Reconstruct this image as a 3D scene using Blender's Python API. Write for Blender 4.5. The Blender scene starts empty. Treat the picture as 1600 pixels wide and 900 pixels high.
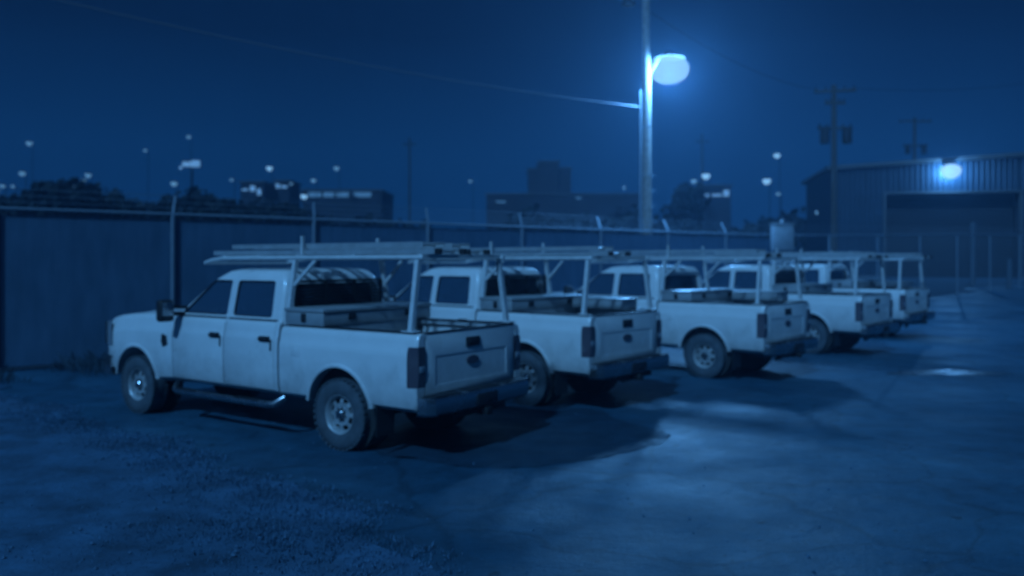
import bpy, bmesh, math, random
from mathutils import Vector, Matrix, Quaternion

random.seed(7)
SC = bpy.context.scene
COL = SC.collection
R = math.radians

# ------------------------------------------------------------------ camera
FPX, HORIZON, CAM_H = 1300.0, 408.0, 2.15
cam_d = bpy.data.cameras.new('camera')
cam = bpy.data.objects.new('camera', cam_d)
COL.objects.link(cam)
cam.location = (0, 0, CAM_H)
cam.rotation_euler = (R(90), 0, 0)
cam_d.sensor_width = 36.0
cam_d.lens = 36.0 * FPX / 1600.0
cam_d.shift_y = -(450.0 - HORIZON) / 1600.0
cam_d.clip_end = 3000
cam_d.dof.use_dof = True
cam_d.dof.focus_distance = 3.4
cam_d.dof.aperture_fstop = 1.45
SC.camera = cam

# ------------------------------------------------------------------ sky
world = bpy.data.worlds.new('World')
SC.world = world
world.use_nodes = True
nt = world.node_tree
for n in list(nt.nodes):
    nt.nodes.remove(n)
def wn(t, **k):
    n = nt.nodes.new(t)
    for a, b in k.items():
        setattr(n, a, b)
    return n
tc = wn('ShaderNodeTexCoord')
sep = wn('ShaderNodeSeparateXYZ')
nt.links.new(tc.outputs['Generated'], sep.inputs[0])
ramp = wn('ShaderNodeValToRGB')
mr = wn('ShaderNodeMapRange')
mr.inputs['From Min'].default_value = -0.02
mr.inputs['From Max'].default_value = 0.42
nt.links.new(sep.outputs['Z'], mr.inputs['Value'])
nt.links.new(mr.outputs[0], ramp.inputs[0])
e = ramp.color_ramp.elements
e[0].position = 0.0; e[0].color = (0.0032, 0.041, 0.150, 1)
e[1].position = 1.0; e[1].color = (0.0005, 0.0050, 0.021, 1)
m = ramp.color_ramp.elements.new(0.34); m.color = (0.0028, 0.038, 0.136, 1)
m = ramp.color_ramp.elements.new(0.63); m.color = (0.0008, 0.0095, 0.037, 1)
# the glow of the town lies ahead: a broad, slow fall-off with bearing
mul = wn('ShaderNodeMath', operation='MULTIPLY_ADD')
mul.inputs[1].default_value = 0.30; mul.inputs[2].default_value = 0.72
nt.links.new(sep.outputs['Y'], mul.inputs[0])
noi = wn('ShaderNodeTexNoise')
noi.inputs['Scale'].default_value = 2.2; noi.inputs['Detail'].default_value = 4
nt.links.new(tc.outputs['Generated'], noi.inputs['Vector'])
nmr = wn('ShaderNodeMapRange')
nmr.inputs['From Min'].default_value = 0.3; nmr.inputs['From Max'].default_value = 0.7
nmr.inputs['To Min'].default_value = 0.88; nmr.inputs['To Max'].default_value = 1.10
nt.links.new(noi.outputs[0], nmr.inputs['Value'])
mm = wn('ShaderNodeMath', operation='MULTIPLY')
nt.links.new(mul.outputs[0], mm.inputs[0]); nt.links.new(nmr.outputs[0], mm.inputs[1])
bg = wn('ShaderNodeBackground')
nt.links.new(ramp.outputs[0], bg.inputs['Color'])
nt.links.new(mm.outputs[0], bg.inputs['Strength'])
wo = wn('ShaderNodeOutputWorld')
nt.links.new(bg.outputs[0], wo.inputs['Surface'])

# ------------------------------------------------------------------ key light (moonlight from the left)
sun_d = bpy.data.lights.new('moonlight', 'SUN')
sun_d.energy = 2.35
sun_d.color = (0.155, 0.50, 1.0)
sun_d.angle = R(3.0)
sun = bpy.data.objects.new('moonlight', sun_d)
COL.objects.link(sun)
SUN_FROM = Vector((-0.36, -0.87, 0.80))
sun.rotation_euler = SUN_FROM.to_track_quat('Z', 'Y').to_euler()

LAMP_COL = (0.12, 0.44, 1.0)
YARD_POWER = 9500.0
WALL_POWER = 3000.0

# ------------------------------------------------------------------ exposure
SC.view_settings.view_transform = 'Standard'
SC.view_settings.look = 'None'
SC.view_settings.exposure = 0.0
SC.view_settings.gamma = 1.0
SC.render.engine = 'CYCLES'
SC.cycles.use_denoising = True
SC.cycles.max_bounces = 6
SC.cycles.diffuse_bounces = 3
SC.cycles.glossy_bounces = 3
SC.cycles.transparent_max_bounces = 10
SC.cycles.volume_bounces = 1
SC.cycles.sample_clamp_indirect = 3.0
SC.cycles.caustics_reflective = False
SC.cycles.caustics_refractive = False

# ================================================================== helpers
def px(x, y_or_depth, depth=None, z=None):
    """a point from where it shows in the photograph and its distance"""
    if depth is None:
        d = y_or_depth
        return Vector(((x - 800) / FPX * d, d, 0 if z is None else z))
    return Vector(((x - 800) / FPX * depth, depth, CAM_H + (HORIZON - y_or_depth) / FPX * depth))

def sstep(t):
    t = max(0.0, min(1.0, t))
    return t * t * (3 - 2 * t)

def ground_z(x, y):
    return 0.55 * sstep((y - 30.0) / 22.0)

def put(o, parent=None):
    COL.objects.link(o)
    if parent is not None:
        o.parent = parent
    return o

def tag(o, label=None, cat=None, group=None, kind=None):
    if label: o['label'] = label
    if cat: o['category'] = cat
    if group: o['group'] = group
    if kind: o['kind'] = kind
    return o

def empty(name, loc=(0, 0, 0), rz=0.0):
    o = bpy.data.objects.new(name, None)
    o.empty_display_size = 0.2
    o.location = loc
    o.rotation_euler = (0, 0, rz)
    return put(o)

class MB:
    def __init__(self):
        self.v, self.f = [], []
    def add(self, vs, fs):
        o = len(self.v)
        self.v += [tuple(p) for p in vs]
        self.f += [tuple(i + o for i in f) for f in fs]
        return self
    def box(self, x0, x1, y0, y1, z0, z1, bev=0.0, seg=2):
        if bev <= 0:
            vs = [(x, y, z) for z in (z0, z1) for y in (y0, y1) for x in (x0, x1)]
            return self.add(vs, [(0, 2, 3, 1), (4, 5, 7, 6), (0, 1, 5, 4), (2, 6, 7, 3), (0, 4, 6, 2), (1, 3, 7, 5)])
        b = bmesh.new()
        bmesh.ops.create_cube(b, size=1.0)
        for p in b.verts:
            p.co = Vector(((x0 + x1) / 2 + p.co.x * (x1 - x0), (y0 + y1) / 2 + p.co.y * (y1 - y0), (z0 + z1) / 2 + p.co.z * (z1 - z0)))
        bmesh.ops.bevel(b, geom=list(b.edges), offset=bev, segments=seg, profile=0.5, affect='EDGES')
        b.verts.index_update()
        self.add([p.co for p in b.verts], [[q.index for q in f.verts] for f in b.faces])
        b.free()
        return self
    def bar(self, a, b, w, h=None, up=(0, 0, 1)):
        h = w if h is None else h
        a, b = Vector(a), Vector(b)
        d = (b - a).normalized()
        u = Vector(up)
        if abs(d.dot(u)) > 0.98:
            u = Vector((1, 0, 0))
        s = d.cross(u).normalized(); t = s.cross(d).normalized()
        vs = []
        for p in (a, b):
            for i, j in ((-1, -1), (1, -1), (1, 1), (-1, 1)):
                vs.append(p + s * (i * w / 2) + t * (j * h / 2))
        return self.add(vs, [(0, 1, 2, 3), (7, 6, 5, 4), (0, 4, 5, 1), (1, 5, 6, 2), (2, 6, 7, 3), (3, 7, 4, 0)])
    def tube(self, pts, rad, n=10, cap=True):
        pts = [Vector(p) for p in pts]
        rs = rad if isinstance(rad, (list, tuple)) else [rad] * len(pts)
        rings = []
        prev = None
        for i, p in enumerate(pts):
            d = (pts[min(i + 1, len(pts) - 1)] - pts[max(i - 1, 0)]).normalized()
            if prev is None:
                u = Vector((0, 0, 1)) if abs(d.z) < 0.9 else Vector((1, 0, 0))
                s = d.cross(u).normalized()
            else:
                s = (prev - d * prev.dot(d)).normalized()
            prev = s
            t = d.cross(s).normalized()
            rings.append([p + (s * math.cos(2 * math.pi * k / n) + t * math.sin(2 * math.pi * k / n)) * rs[i] for k in range(n)])
        return self.loft(rings, cap)
    def loft(self, rings, cap=True, closed=True):
        n = len(rings[0])
        vs = [p for r in rings for p in r]
        fs = []
        for i in range(len(rings) - 1):
            for k in range(n if closed else n - 1):
                k2 = (k + 1) % n
                fs.append((i * n + k, i * n + k2, (i + 1) * n + k2, (i + 1) * n + k))
        if cap:
            fs.append(tuple(range(n - 1, -1, -1)))
            fs.append(tuple((len(rings) - 1) * n + k for k in range(n)))
        return self.add(vs, fs)
    def lathe(self, prof, n=32, axis='Y', c=(0, 0, 0), closed=False):
        """prof: (offset along axis, radius)"""
        rings = []
        for a, r in prof:
            ring = []
            for k in range(n):
                t = 2 * math.pi * k / n
                if axis == 'Y': p = (r * math.cos(t), a, r * math.sin(t))
                elif axis == 'X': p = (a, r * math.cos(t), r * math.sin(t))
                else: p = (r * math.cos(t), r * math.sin(t), a)
                ring.append((p[0] + c[0], p[1] + c[1], p[2] + c[2]))
            rings.append(ring)
        if closed:
            rings.append(rings[0])
        return self.loft(rings, cap=not closed)
    def prism(self, poly, a0, a1, axis='Y'):
        """poly in the plane across the axis"""
        def P(q, a):
            if axis == 'Y': return (q[0], a, q[1])
            if axis == 'X': return (a, q[0], q[1])
            return (q[0], q[1], a)
        return self.loft([[P(q, a0) for q in poly], [P(q, a1) for q in poly]])
    def mesh(self, name='m', fix=True):
        me = bpy.data.meshes.new(name)
        me.from_pydata(self.v, [], self.f)
        if fix:
            b = bmesh.new(); b.from_mesh(me)
            bmesh.ops.recalc_face_normals(b, faces=b.faces)
            b.to_mesh(me); b.free()
        return me
    def build(self, name, mat, parent=None, smooth=35, fix=True):
        return mesh_obj(name, self.mesh(name, fix), mat, parent, smooth)

def smooth_mesh(me, ang):
    if ang:
        me.polygons.foreach_set('use_smooth', [True] * len(me.polygons))
        me.set_sharp_from_angle(angle=R(ang))

def mesh_obj(name, me, mat, parent=None, smooth=35):
    me.name = name
    me.materials.clear()
    me.materials.append(mat)
    smooth_mesh(me, smooth)
    o = bpy.data.objects.new(name, me)
    return put(o, parent)

def boolean(mb, cutters):
    """mesh of mb minus the cutters"""
    base = bpy.data.objects.new('tmp_base', mb.mesh('tmp'))
    COL.objects.link(base)
    tmp = []
    for c in cutters:
        k = bpy.data.objects.new('tmp_cut', c.mesh('tmpc'))
        COL.objects.link(k); tmp.append(k)
        md = base.modifiers.new('b', 'BOOLEAN')
        md.operation = 'DIFFERENCE'; md.solver = 'EXACT'; md.object = k
    dg = bpy.context.evaluated_depsgraph_get()
    me = bpy.data.meshes.new_from_object(base.evaluated_get(dg), depsgraph=dg)
    for o in tmp + [base]:
        d = o.data
        bpy.data.objects.remove(o, do_unlink=True)
        bpy.data.meshes.remove(d)
    return me

def copy_tree(o, parent=None):
    c = o.copy()
    COL.objects.link(c)
    c.parent = parent
    for ch in list(o.children):
        copy_tree(ch, c)
    return c

# ================================================================== materials
def material(name, base, rough=0.6, metal=0.0, spec=0.5, noise=None, bump=None, coat=0.0, alpha=1.0, rough_noise=None, emit=None):
    """noise=(scale, dark_factor, detail)  bump=(scale, strength, distance)"""
    mt = bpy.data.materials.new(name)
    mt.use_nodes = True
    t = mt.node_tree
    b = t.nodes['Principled BSDF']
    b.inputs['Base Color'].default_value = (*base, 1)
    b.inputs['Roughness'].default_value = rough
    b.inputs['Metallic'].default_value = metal
    b.inputs['Specular IOR Level'].default_value = spec
    b.inputs['Coat Weight'].default_value = coat
    b.inputs['Coat Roughness'].default_value = 0.08
    b.inputs['Alpha'].default_value = alpha
    tcn = t.nodes.new('ShaderNodeTexCoord')
    if noise:
        n = t.nodes.new('ShaderNodeTexNoise')
        n.inputs['Scale'].default_value = noise[0]
        n.inputs['Detail'].default_value = noise[2] if len(noise) > 2 else 5
        n.inputs['Roughness'].default_value = 0.65
        t.links.new(tcn.outputs['Object'], n.inputs['Vector'])
        mp = t.nodes.new('ShaderNodeMapRange')
        mp.inputs['From Min'].default_value = 0.33; mp.inputs['From Max'].default_value = 0.67
        t.links.new(n.outputs[0], mp.inputs['Value'])
        mx = t.nodes.new('ShaderNodeMix'); mx.data_type = 'RGBA'
        mx.inputs[6].default_value = (*[c * noise[1] for c in base], 1)
        mx.inputs[7].default_value = (*base, 1)
        t.links.new(mp.outputs[0], mx.inputs[0])
        t.links.new(mx.outputs[2], b.inputs['Base Color'])
    if rough_noise:
        n = t.nodes.new('ShaderNodeTexNoise')
        n.inputs['Scale'].default_value = rough_noise[0]
        n.inputs['Detail'].default_value = 4
        t.links.new(tcn.outputs['Object'], n.inputs['Vector'])
        mp = t.nodes.new('ShaderNodeMapRange')
        mp.inputs['From Min'].default_value = 0.35; mp.inputs['From Max'].default_value = 0.65
        mp.inputs['To Min'].default_value = rough_noise[1]; mp.inputs['To Max'].default_value = rough_noise[2]
        t.links.new(n.outputs[0], mp.inputs['Value'])
        t.links.new(mp.outputs[0], b.inputs['Roughness'])
    if bump:
        n = t.nodes.new('ShaderNodeTexNoise')
        n.inputs['Scale'].default_value = bump[0]
        n.inputs['Detail'].default_value = 6
        t.links.new(tcn.outputs['Object'], n.inputs['Vector'])
        bp = t.nodes.new('ShaderNodeBump')
        bp.inputs['Strength'].default_value = bump[1]
        bp.inputs['Distance'].default_value = bump[2]
        t.links.new(n.outputs[0], bp.inputs['Height'])
        t.links.new(bp.outputs[0], b.inputs['Normal'])
    if emit:
        b.inputs['Emission Color'].default_value = (*emit[0], 1)
        b.inputs['Emission Strength'].default_value = emit[1]
    return mt

M = {}
M['white_paint'] = material('white_paint', (0.74, 0.74, 0.74), 0.34, 0, 0.5, noise=(1.6, 0.90), coat=0.35, rough_noise=(3.0, 0.26, 0.46))
def add_grime(mt, amount, zlo, zhi):
    # road dirt thrown up over the lower body, breaking up in splashes
    t = mt.node_tree; bs = t.nodes['Principled BSDF']
    src = bs.inputs['Base Color'].links[0].from_socket
    tcn = t.nodes.new('ShaderNodeTexCoord'); sp = t.nodes.new('ShaderNodeSeparateXYZ')
    t.links.new(tcn.outputs['Object'], sp.inputs[0])
    n = t.nodes.new('ShaderNodeTexNoise'); n.inputs['Scale'].default_value = 3.2; n.inputs['Detail'].default_value = 8; n.inputs['Roughness'].default_value = .7
    t.links.new(tcn.outputs['Object'], n.inputs['Vector'])
    ad = t.nodes.new('ShaderNodeMath'); ad.operation = 'MULTIPLY_ADD'; ad.inputs[1].default_value = 0.9; 
    t.links.new(n.outputs[0], ad.inputs[0]); t.links.new(sp.outputs['Z'], ad.inputs[2])
    mp = t.nodes.new('ShaderNodeMapRange'); mp.inputs['From Min'].default_value = zhi + .45; mp.inputs['From Max'].default_value = zlo + .45
    mp.inputs['To Min'].default_value = 0; mp.inputs['To Max'].default_value = amount
    t.links.new(ad.outputs[0], mp.inputs['Value'])
    mx = t.nodes.new('ShaderNodeMix'); mx.data_type = 'RGBA'
    mx.inputs[7].default_value = (0.16, 0.155, 0.15, 1)
    t.links.new(mp.outputs[0], mx.inputs[0]); t.links.new(src, mx.inputs[6])
    t.links.new(mx.outputs[2], bs.inputs['Base Color'])
add_grime(M['white_paint'], 0.5, 0.45, 1.02)
M['black_plastic'] = material('black_plastic', (0.018, 0.020, 0.024), 0.55, noise=(9, 0.7))
M['tyre'] = material('tyre_rubber', (0.085, 0.105, 0.125), 0.85, noise=(7, 0.6), bump=(60, 0.3, 0.004))
M['steel_rim'] = material('steel_rim', (0.50, 0.51, 0.52), 0.42, 0.35, noise=(6, 0.72))
M['dark_metal'] = material('dark_metal', (0.02, 0.021, 0.023), 0.7, 0.3, noise=(5, 0.6))
M['chrome'] = material('chrome', (0.42, 0.44, 0.46), 0.22, 0.95, noise=(3, 0.8), rough_noise=(4, 0.14, 0.34))
M['alu'] = material('aluminium', (0.62, 0.63, 0.64), 0.42, 0.55, noise=(8, 0.78))
M['rack_white'] = material('rack_white_paint', (0.66, 0.67, 0.68), 0.45, 0, noise=(6, 0.8))
M['diamond_plate'] = material('diamond_plate', (0.50, 0.51, 0.52), 0.42, 0.45, noise=(4, 0.8), bump=(70, 0.25, 0.004))
M['tail_lens'] = material('tail_lens', (0.075, 0.060, 0.075), 0.18, 0, 0.6, coat=0.6)
M['clear_lens'] = material('clear_lens', (0.35, 0.37, 0.40), 0.12, 0.3, 0.6, coat=0.6)
M['seat'] = material('seat_cloth', (0.05, 0.052, 0.056), 0.9, noise=(12, 0.7))
M['bed_liner'] = material('bed_liner', (0.03, 0.032, 0.035), 0.85, bump=(90, 0.3, 0.003), noise=(6, 0.6))
M['galv'] = material('galvanised_steel', (0.22, 0.28, 0.34), 0.6, 0.3, noise=(5, 0.75))
M['wood_pole'] = material('weathered_pole_wood', (0.30, 0.28, 0.26), 0.85, noise=(6, 0.6), bump=(25, 0.4, 0.01))
M['dark_wood'] = material('creosote_pole_wood', (0.06, 0.055, 0.05), 0.9, noise=(6, 0.6))
M['wire'] = material('cable', (0.03, 0.03, 0.033), 0.6)
M['service_wire'] = material('bare_service_cable', (0.30, 0.31, 0.33), 0.5, 0.5)
M['cabinet'] = material('cabinet_paint', (0.22, 0.25, 0.28), 0.5, noise=(4, 0.8))
M['post_paint'] = material('faded_post_paint', (0.09, 0.12, 0.15), 0.7, noise=(4, 0.7))
M['leaf'] = material('leaf', (0.016, 0.030, 0.034), 0.75, noise=(0.8, 0.5))
M['bark'] = material('bark', (0.05, 0.045, 0.04), 0.9, noise=(6, 0.6))
M['grass'] = material('dry_grass', (0.066, 0.170, 0.280), 0.85, noise=(0.7, 0.45))
M['weed'] = material('tall_weed', (0.026, 0.062, 0.092), 0.85, noise=(0.9, 0.5))
M['concrete'] = material('concrete', (0.30, 0.31, 0.32), 0.85, noise=(3, 0.75))
M['dark_interior'] = material('dark_hall_interior', (0.02, 0.022, 0.026), 0.9)
M['roof_metal'] = material('roof_metal', (0.10, 0.105, 0.11), 0.6, 0.3, noise=(1.2, 0.8))
M['far_wall'] = material('far_wall', (0.025, 0.035, 0.05), 0.8, noise=(0.4, 0.75))
M['far_dark_wall'] = material('far_dark_wall', (0.035, 0.038, 0.045), 0.85, noise=(0.4, 0.75))

def glass_mat(name, tint, alpha):
    mt = bpy.data.materials.new(name); mt.use_nodes = True
    t = mt.node_tree; b = t.nodes['Principled BSDF']
    b.inputs['Base Color'].default_value = (*tint, 1)
    b.inputs['Roughness'].default_value = 0.06
    b.inputs['Alpha'].default_value = alpha
    b.inputs['Specular IOR Level'].default_value = 0.45
    return mt
M['glass'] = glass_mat('tinted_glass', (0.040, 0.085, 0.140), 0.72)

def emit_mat(name, col, s):
    mt = bpy.data.materials.new(name); mt.use_nodes = True
    b = mt.node_tree.nodes['Principled BSDF']
    b.inputs['Base Color'].default_value = (0.5, 0.5, 0.5, 1)
    b.inputs['Emission Color'].default_value = (*col, 1)
    b.inputs['Emission Strength'].default_value = s
    return mt
def clear_lens_lit(name, col, s, through):
    mt = emit_mat(name, col, s); t = mt.node_tree
    t.nodes['Principled BSDF'].inputs['Base Color'].default_value = (0, 0, 0, 1)
    t.nodes['Principled BSDF'].inputs['Specular IOR Level'].default_value = 0.0
    mx = t.nodes.new('ShaderNodeMixShader'); tr = t.nodes.new('ShaderNodeBsdfTransparent')
    mx.inputs[0].default_value = through
    t.links.new(t.nodes['Principled BSDF'].outputs[0], mx.inputs[1]); t.links.new(tr.outputs[0], mx.inputs[2])
    t.links.new(mx.outputs[0], t.nodes['Material Output'].inputs['Surface'])
    return mt
M['lamp_glow'] = clear_lens_lit('lamp_lens_lit', (0.36, 0.66, 1.0), 0.85, 0.40)
M['wall_lamp_glow'] = clear_lens_lit('wall_lamp_lens_lit', (0.36, 0.66, 1.0), 1.3, 0.40)
M['far_lamp'] = emit_mat('far_lamp_lit', (0.26, 0.60, 1.0), 0.95)
M['far_lamp_dim'] = emit_mat('far_lamp_dim', (0.20, 0.55, 1.0), 0.45)
M['far_window'] = emit_mat('far_window_lit', (0.20, 0.50, 1.0), 0.45)
M['far_window_dim'] = emit_mat('far_window_dim', (0.12, 0.45, 1.0), 0.10)

# ground: worn asphalt with wet patches
def asphalt_mat():
    mt = bpy.data.materials.new('worn_asphalt'); mt.use_nodes = True
    t = mt.node_tree; b = t.nodes['Principled BSDF']
    tcn = t.nodes.new('ShaderNodeTexCoord')
    def noise(scale, det=6, rough=0.6, vec=None):
        n = t.nodes.new('ShaderNodeTexNoise')
        n.inputs['Scale'].default_value = scale; n.inputs['Detail'].default_value = det
        n.inputs['Roughness'].default_value = rough
        t.links.new(vec or tcn.outputs['Object'], n.inputs['Vector'])
        return n.outputs[0]
    def ramp(sock, stops):
        r = t.nodes.new('ShaderNodeValToRGB')
        r.color_ramp.elements[0].position = stops[0][0]; r.color_ramp.elements[0].color = (*stops[0][1], 1)
        r.color_ramp.elements[1].position = stops[-1][0]; r.color_ramp.elements[1].color = (*stops[-1][1], 1)
        for p, c in stops[1:-1]:
            q = r.color_ramp.elements.new(p); q.color = (*c, 1)
        t.links.new(sock, r.inputs[0])
        return r.outputs[0]
    def mix(kind, f, a, c):
        n = t.nodes.new('ShaderNodeMix'); n.data_type = 'RGBA'; n.blend_type = kind
        n.inputs[0].default_value = f
        t.links.new(a, n.inputs[6]); t.links.new(c, n.inputs[7])
        return n.outputs[2]
    big = ramp(noise(0.35, 5), [(0.32, (0.018, 0.072, 0.122)), (0.50, (0.027, 0.100, 0.165)), (0.68, (0.046, 0.146, 0.225))])
    mid = ramp(noise(2.6, 8, 0.7), [(0.30, (0.62, 0.62, 0.62)), (0.70, (1.12, 1.12, 1.12))])
    fine = ramp(noise(42, 4, 0.7), [(0.30, (0.72, 0.72, 0.72)), (0.70, (1.22, 1.22, 1.22))])
    spots = ramp(noise(5.5, 3, 0.5), [(0.655, (1, 1, 1)), (0.72, (0.45, 0.45, 0.45))])
    c = mix('MULTIPLY', 1, mix('MULTIPLY', 1, mix('MULTIPLY', 1, big, mid), fine), spots)
    nz = t.nodes.new('ShaderNodeTexNoise'); nz.inputs['Scale'].default_value = 1.3; nz.inputs['Detail'].default_value = 6
    t.links.new(tcn.outputs['Object'], nz.inputs['Vector'])
    vm = t.nodes.new('ShaderNodeVectorMath'); vm.operation = 'MULTIPLY_ADD'; vm.inputs[1].default_value = (0.9, 0.9, 0)
    t.links.new(nz.outputs['Color'], vm.inputs[0]); t.links.new(tcn.outputs['Object'], vm.inputs[2])
    vo = t.nodes.new('ShaderNodeTexVoronoi'); vo.feature = 'DISTANCE_TO_EDGE'; vo.inputs['Scale'].default_value = 0.42
    t.links.new(vm.outputs[0], vo.inputs['Vector'])
    crack = ramp(vo.outputs['Distance'], [(0.0, (0.35, 0.35, 0.35)), (0.016, (1, 1, 1))])
    c = mix('MULTIPLY', 0.5, c, crack)
    t.links.new(c, b.inputs['Base Color'])
    blotch = ramp(noise(0.55, 5, 0.6), [(0.38, (0.62, 0.62, 0.62)), (0.66, (0.43, 0.43, 0.43))])
    t.links.new(blotch, b.inputs['Roughness'])
    b.inputs['Specular IOR Level'].default_value = 0.30
    bp = t.nodes.new('ShaderNodeBump'); bp.inputs['Strength'].default_value = 0.55; bp.inputs['Distance'].default_value = 0.012
    t.links.new(noise(30, 6, 0.75), bp.inputs['Height'])
    bp2 = t.nodes.new('ShaderNodeBump'); bp2.inputs['Strength'].default_value = 0.5; bp2.inputs['Distance'].default_value = 0.06
    t.links.new(noise(2.0, 5, 0.6), bp2.inputs['Height'])
    t.links.new(bp.outputs[0], bp2.inputs['Normal'])
    t.links.new(bp2.outputs[0], b.inputs['Normal'])
    return mt
M['asphalt'] = asphalt_mat()
M['dirt'] = material('gravelly_soil', (0.054, 0.155, 0.265), 0.9, noise=(1.6, 0.36, 10), bump=(14, 0.5, 0.03))
M['pebble'] = material('pebble_stone', (0.075, 0.17, 0.27), 0.9, noise=(5, 0.5))
M['field'] = material('rough_field', (0.034, 0.080, 0.125), 0.95, noise=(0.9, 0.5, 8), bump=(9, 0.9, 0.08))
M['blotch'] = material('dark_patch_asphalt', (0.020, 0.060, 0.100), 0.6, 0, 0.25, noise=(2.5, 0.6, 7), rough_noise=(2.2, 0.48, 0.7), bump=(26, 0.5, 0.012))  # darker, mottled asphalt tone for the ragged sheet behind the nearest truck
def slat_mat():
    mt = material('privacy_slat', (0.10, 0.20, 0.31), 0.7)
    t = mt.node_tree; b = t.nodes['Principled BSDF']; tcn = t.nodes['Texture Coordinate']
    mp = t.nodes.new('ShaderNodeMapping'); mp.inputs['Scale'].default_value = (1.0, 1.0, 0.25)
    t.links.new(tcn.outputs['Object'], mp.inputs[0])
    n = t.nodes.new('ShaderNodeTexNoise'); n.inputs['Scale'].default_value = 4; n.inputs['Detail'].default_value = 6
    t.links.new(mp.outputs[0], n.inputs['Vector'])
    r = t.nodes.new('ShaderNodeValToRGB')
    r.color_ramp.elements[0].position = .3; r.color_ramp.elements[0].color = (0.034, 0.100, 0.175, 1)
    r.color_ramp.elements[1].position = .7; r.color_ramp.elements[1].color = (0.066, 0.158, 0.260, 1)
    t.links.new(n.outputs[0], r.inputs[0]); t.links.new(r.outputs[0], b.inputs['Base Color'])
    return mt
M['slat'] = slat_mat()
M['puddle'] = material('puddle_water', (0.020, 0.045, 0.070), 0.3, 0, 0.4, rough_noise=(4, 0.26, 0.42))

# corrugated metal wall
M['corrugated'] = material('corrugated_wall_paint', (0.022, 0.048, 0.078), 0.6, 0.2, noise=(0.5, 0.75, 7))

# ================================================================== the setting
# ground sheet: fine near the yard, coarse out to the horizon
def axis_steps(lo, hi, near_lo, near_hi, step, grow=1.5):
    a = []
    x = near_lo
    while x < near_hi:
        a.append(x); x += step
    a.append(near_hi)
    s = step; x = near_hi
    while x < hi:
        s *= grow; x += s; a.append(min(x, hi))
    s = step; x = near_lo
    while x > lo:
        s *= grow; x -= s; a.insert(0, max(x, lo))
    return a
gx = axis_steps(-900, 900, -30, 45, 1.5)
gy = axis_steps(-300, 1500, -6, 60, 1.5)
b = MB()
vs = [(x, y, ground_z(x, y)) for y in gy for x in gx]
nx = len(gx)
fs = [(j * nx + i, j * nx + i + 1, (j + 1) * nx + i + 1, (j + 1) * nx + i) for j in range(len(gy) - 1) for i in range(nx - 1)]
b.add(vs, fs)
tag(b.build('ground', M['asphalt'], None, 60, fix=False), kind='structure')

# verge of soil on the left, its edge ragged
VE = [(0.0, 1.2), (4.0, 0.35), (5.6, -0.45), (7.1, -1.35), (8.9, -3.2), (11.5, -6.2), (16.0, -11.0), (30, -26)]
def verge_edge(y):
    # x of the edge between soil and asphalt at distance y
    for (ya, xa), (yb, xb) in zip(VE, VE[1:]):
        if ya <= y <= yb:
            x = xa + (xb - xa) * (y - ya) / (yb - ya)
            break
    return x + 0.22 * math.sin(y * 2.7) + 0.12 * math.sin(y * 6.3 + 1)
b = MB(); rows = []
yy = 1.0
while yy < 15.8:
    ex = verge_edge(yy)
    xs = [-45 + (ex + 45) * (k / 14.0) ** 0.6 for k in range(15)]
    rows.append([(x, yy, 0.006 + (0.030 + 0.03 * math.sin(x * 2.1 + yy) ** 2) * sstep((ex - x) / 1.2)) for x in xs])
    yy += 0.35
b.loft(rows, cap=False, closed=False)
tag(b.build('grass_verge', M['dirt'], None, 60, fix=False), kind='structure')

# ------------------------------------------------------------------ fence line in plan
FENCE_H = 3.2
def rail_depth(x):
    # top rail runs straight in the picture: y = 323 + 0.0362 x
    return (FENCE_H - CAM_H) * FPX / (HORIZON - (323 + 0.0362 * x))
FA = px(-560, rail_depth(-560)); FB = px(1243, rail_depth(1243)); FC = px(1760, 62.0)

def in_verge(x, y):
    return x < verge_edge(y)

# tufts of dry grass on the verge (nobody could count them)
def blades(mb, x, y, z, n, h, sp, w=0.006):
    for _ in range(n):
        a = random.uniform(0, 2 * math.pi); r = random.uniform(0, sp)
        bx, by = x + r * math.cos(a), y + r * math.sin(a)
        hh = h * random.uniform(0.5, 1.15)
        l = random.uniform(0.15, 0.7) * hh
        t = random.uniform(0, 2 * math.pi)
        ww = w * random.uniform(0.7, 1.5)
        dx, dy = math.cos(t) * ww, math.sin(t) * ww
        lx, ly = math.cos(a) * l, math.sin(a) * l
        o = len(mb.v)
        mb.v += [(bx - dx, by - dy, z), (bx + dx, by + dy, z), (bx + lx * .4 + dx * .6, by + ly * .4 + dy * .6, z + hh * .65), (bx + lx, by + ly, z + hh)]
        mb.f += [(o, o + 1, o + 2), (o, o + 2, o + 3)]
b = MB()
cnt = 0
while cnt < 5000:
    y = 4.3 + 11.0 * random.random() ** 1.3
    x = -0.66 * y + random.random() * (verge_edge(y) + 0.25 + 0.66 * y)
    if x > verge_edge(y) + 0.25: continue
    cl = math.sin(x * 1.3 + 0.7 * y) + math.sin(1.9 * y - 0.8 * x) + random.uniform(-1.6, 1.6)
    if cl < -0.5: continue
    blades(b, x, y, 0.02, random.randint(4, 9), random.uniform(0.015, 0.042), 0.11)
    cnt += 1
g = b.build('grass', M['grass'], None, 0, fix=False)
tag(g, 'short dry grass growing in tufts on the verge at left', 'grass', kind='stuff')

# rough field beyond the fence
b = MB(); rows = []
for off in [0.15 + k * 1.4 for k in range(12)] + [20, 30, 45, 70, 110]:
    row = []
    for k in range(46):
        sft = -20 + k * 1.6 if k < 45 else 120
        q = FA + (FB - FA).normalized() * sft + Vector((-(FB - FA).normalized().y, (FB - FA).normalized().x, 0)) * off
        row.append((q.x, q.y, ground_z(q.x, q.y) + 0.03 + 0.25 * sstep((off - 1) / 5.0)))
    rows.append(row)
b.loft(rows, cap=False, closed=False)
tag(b.build('field', M['field'], None, 60, fix=False), kind='structure')

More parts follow.
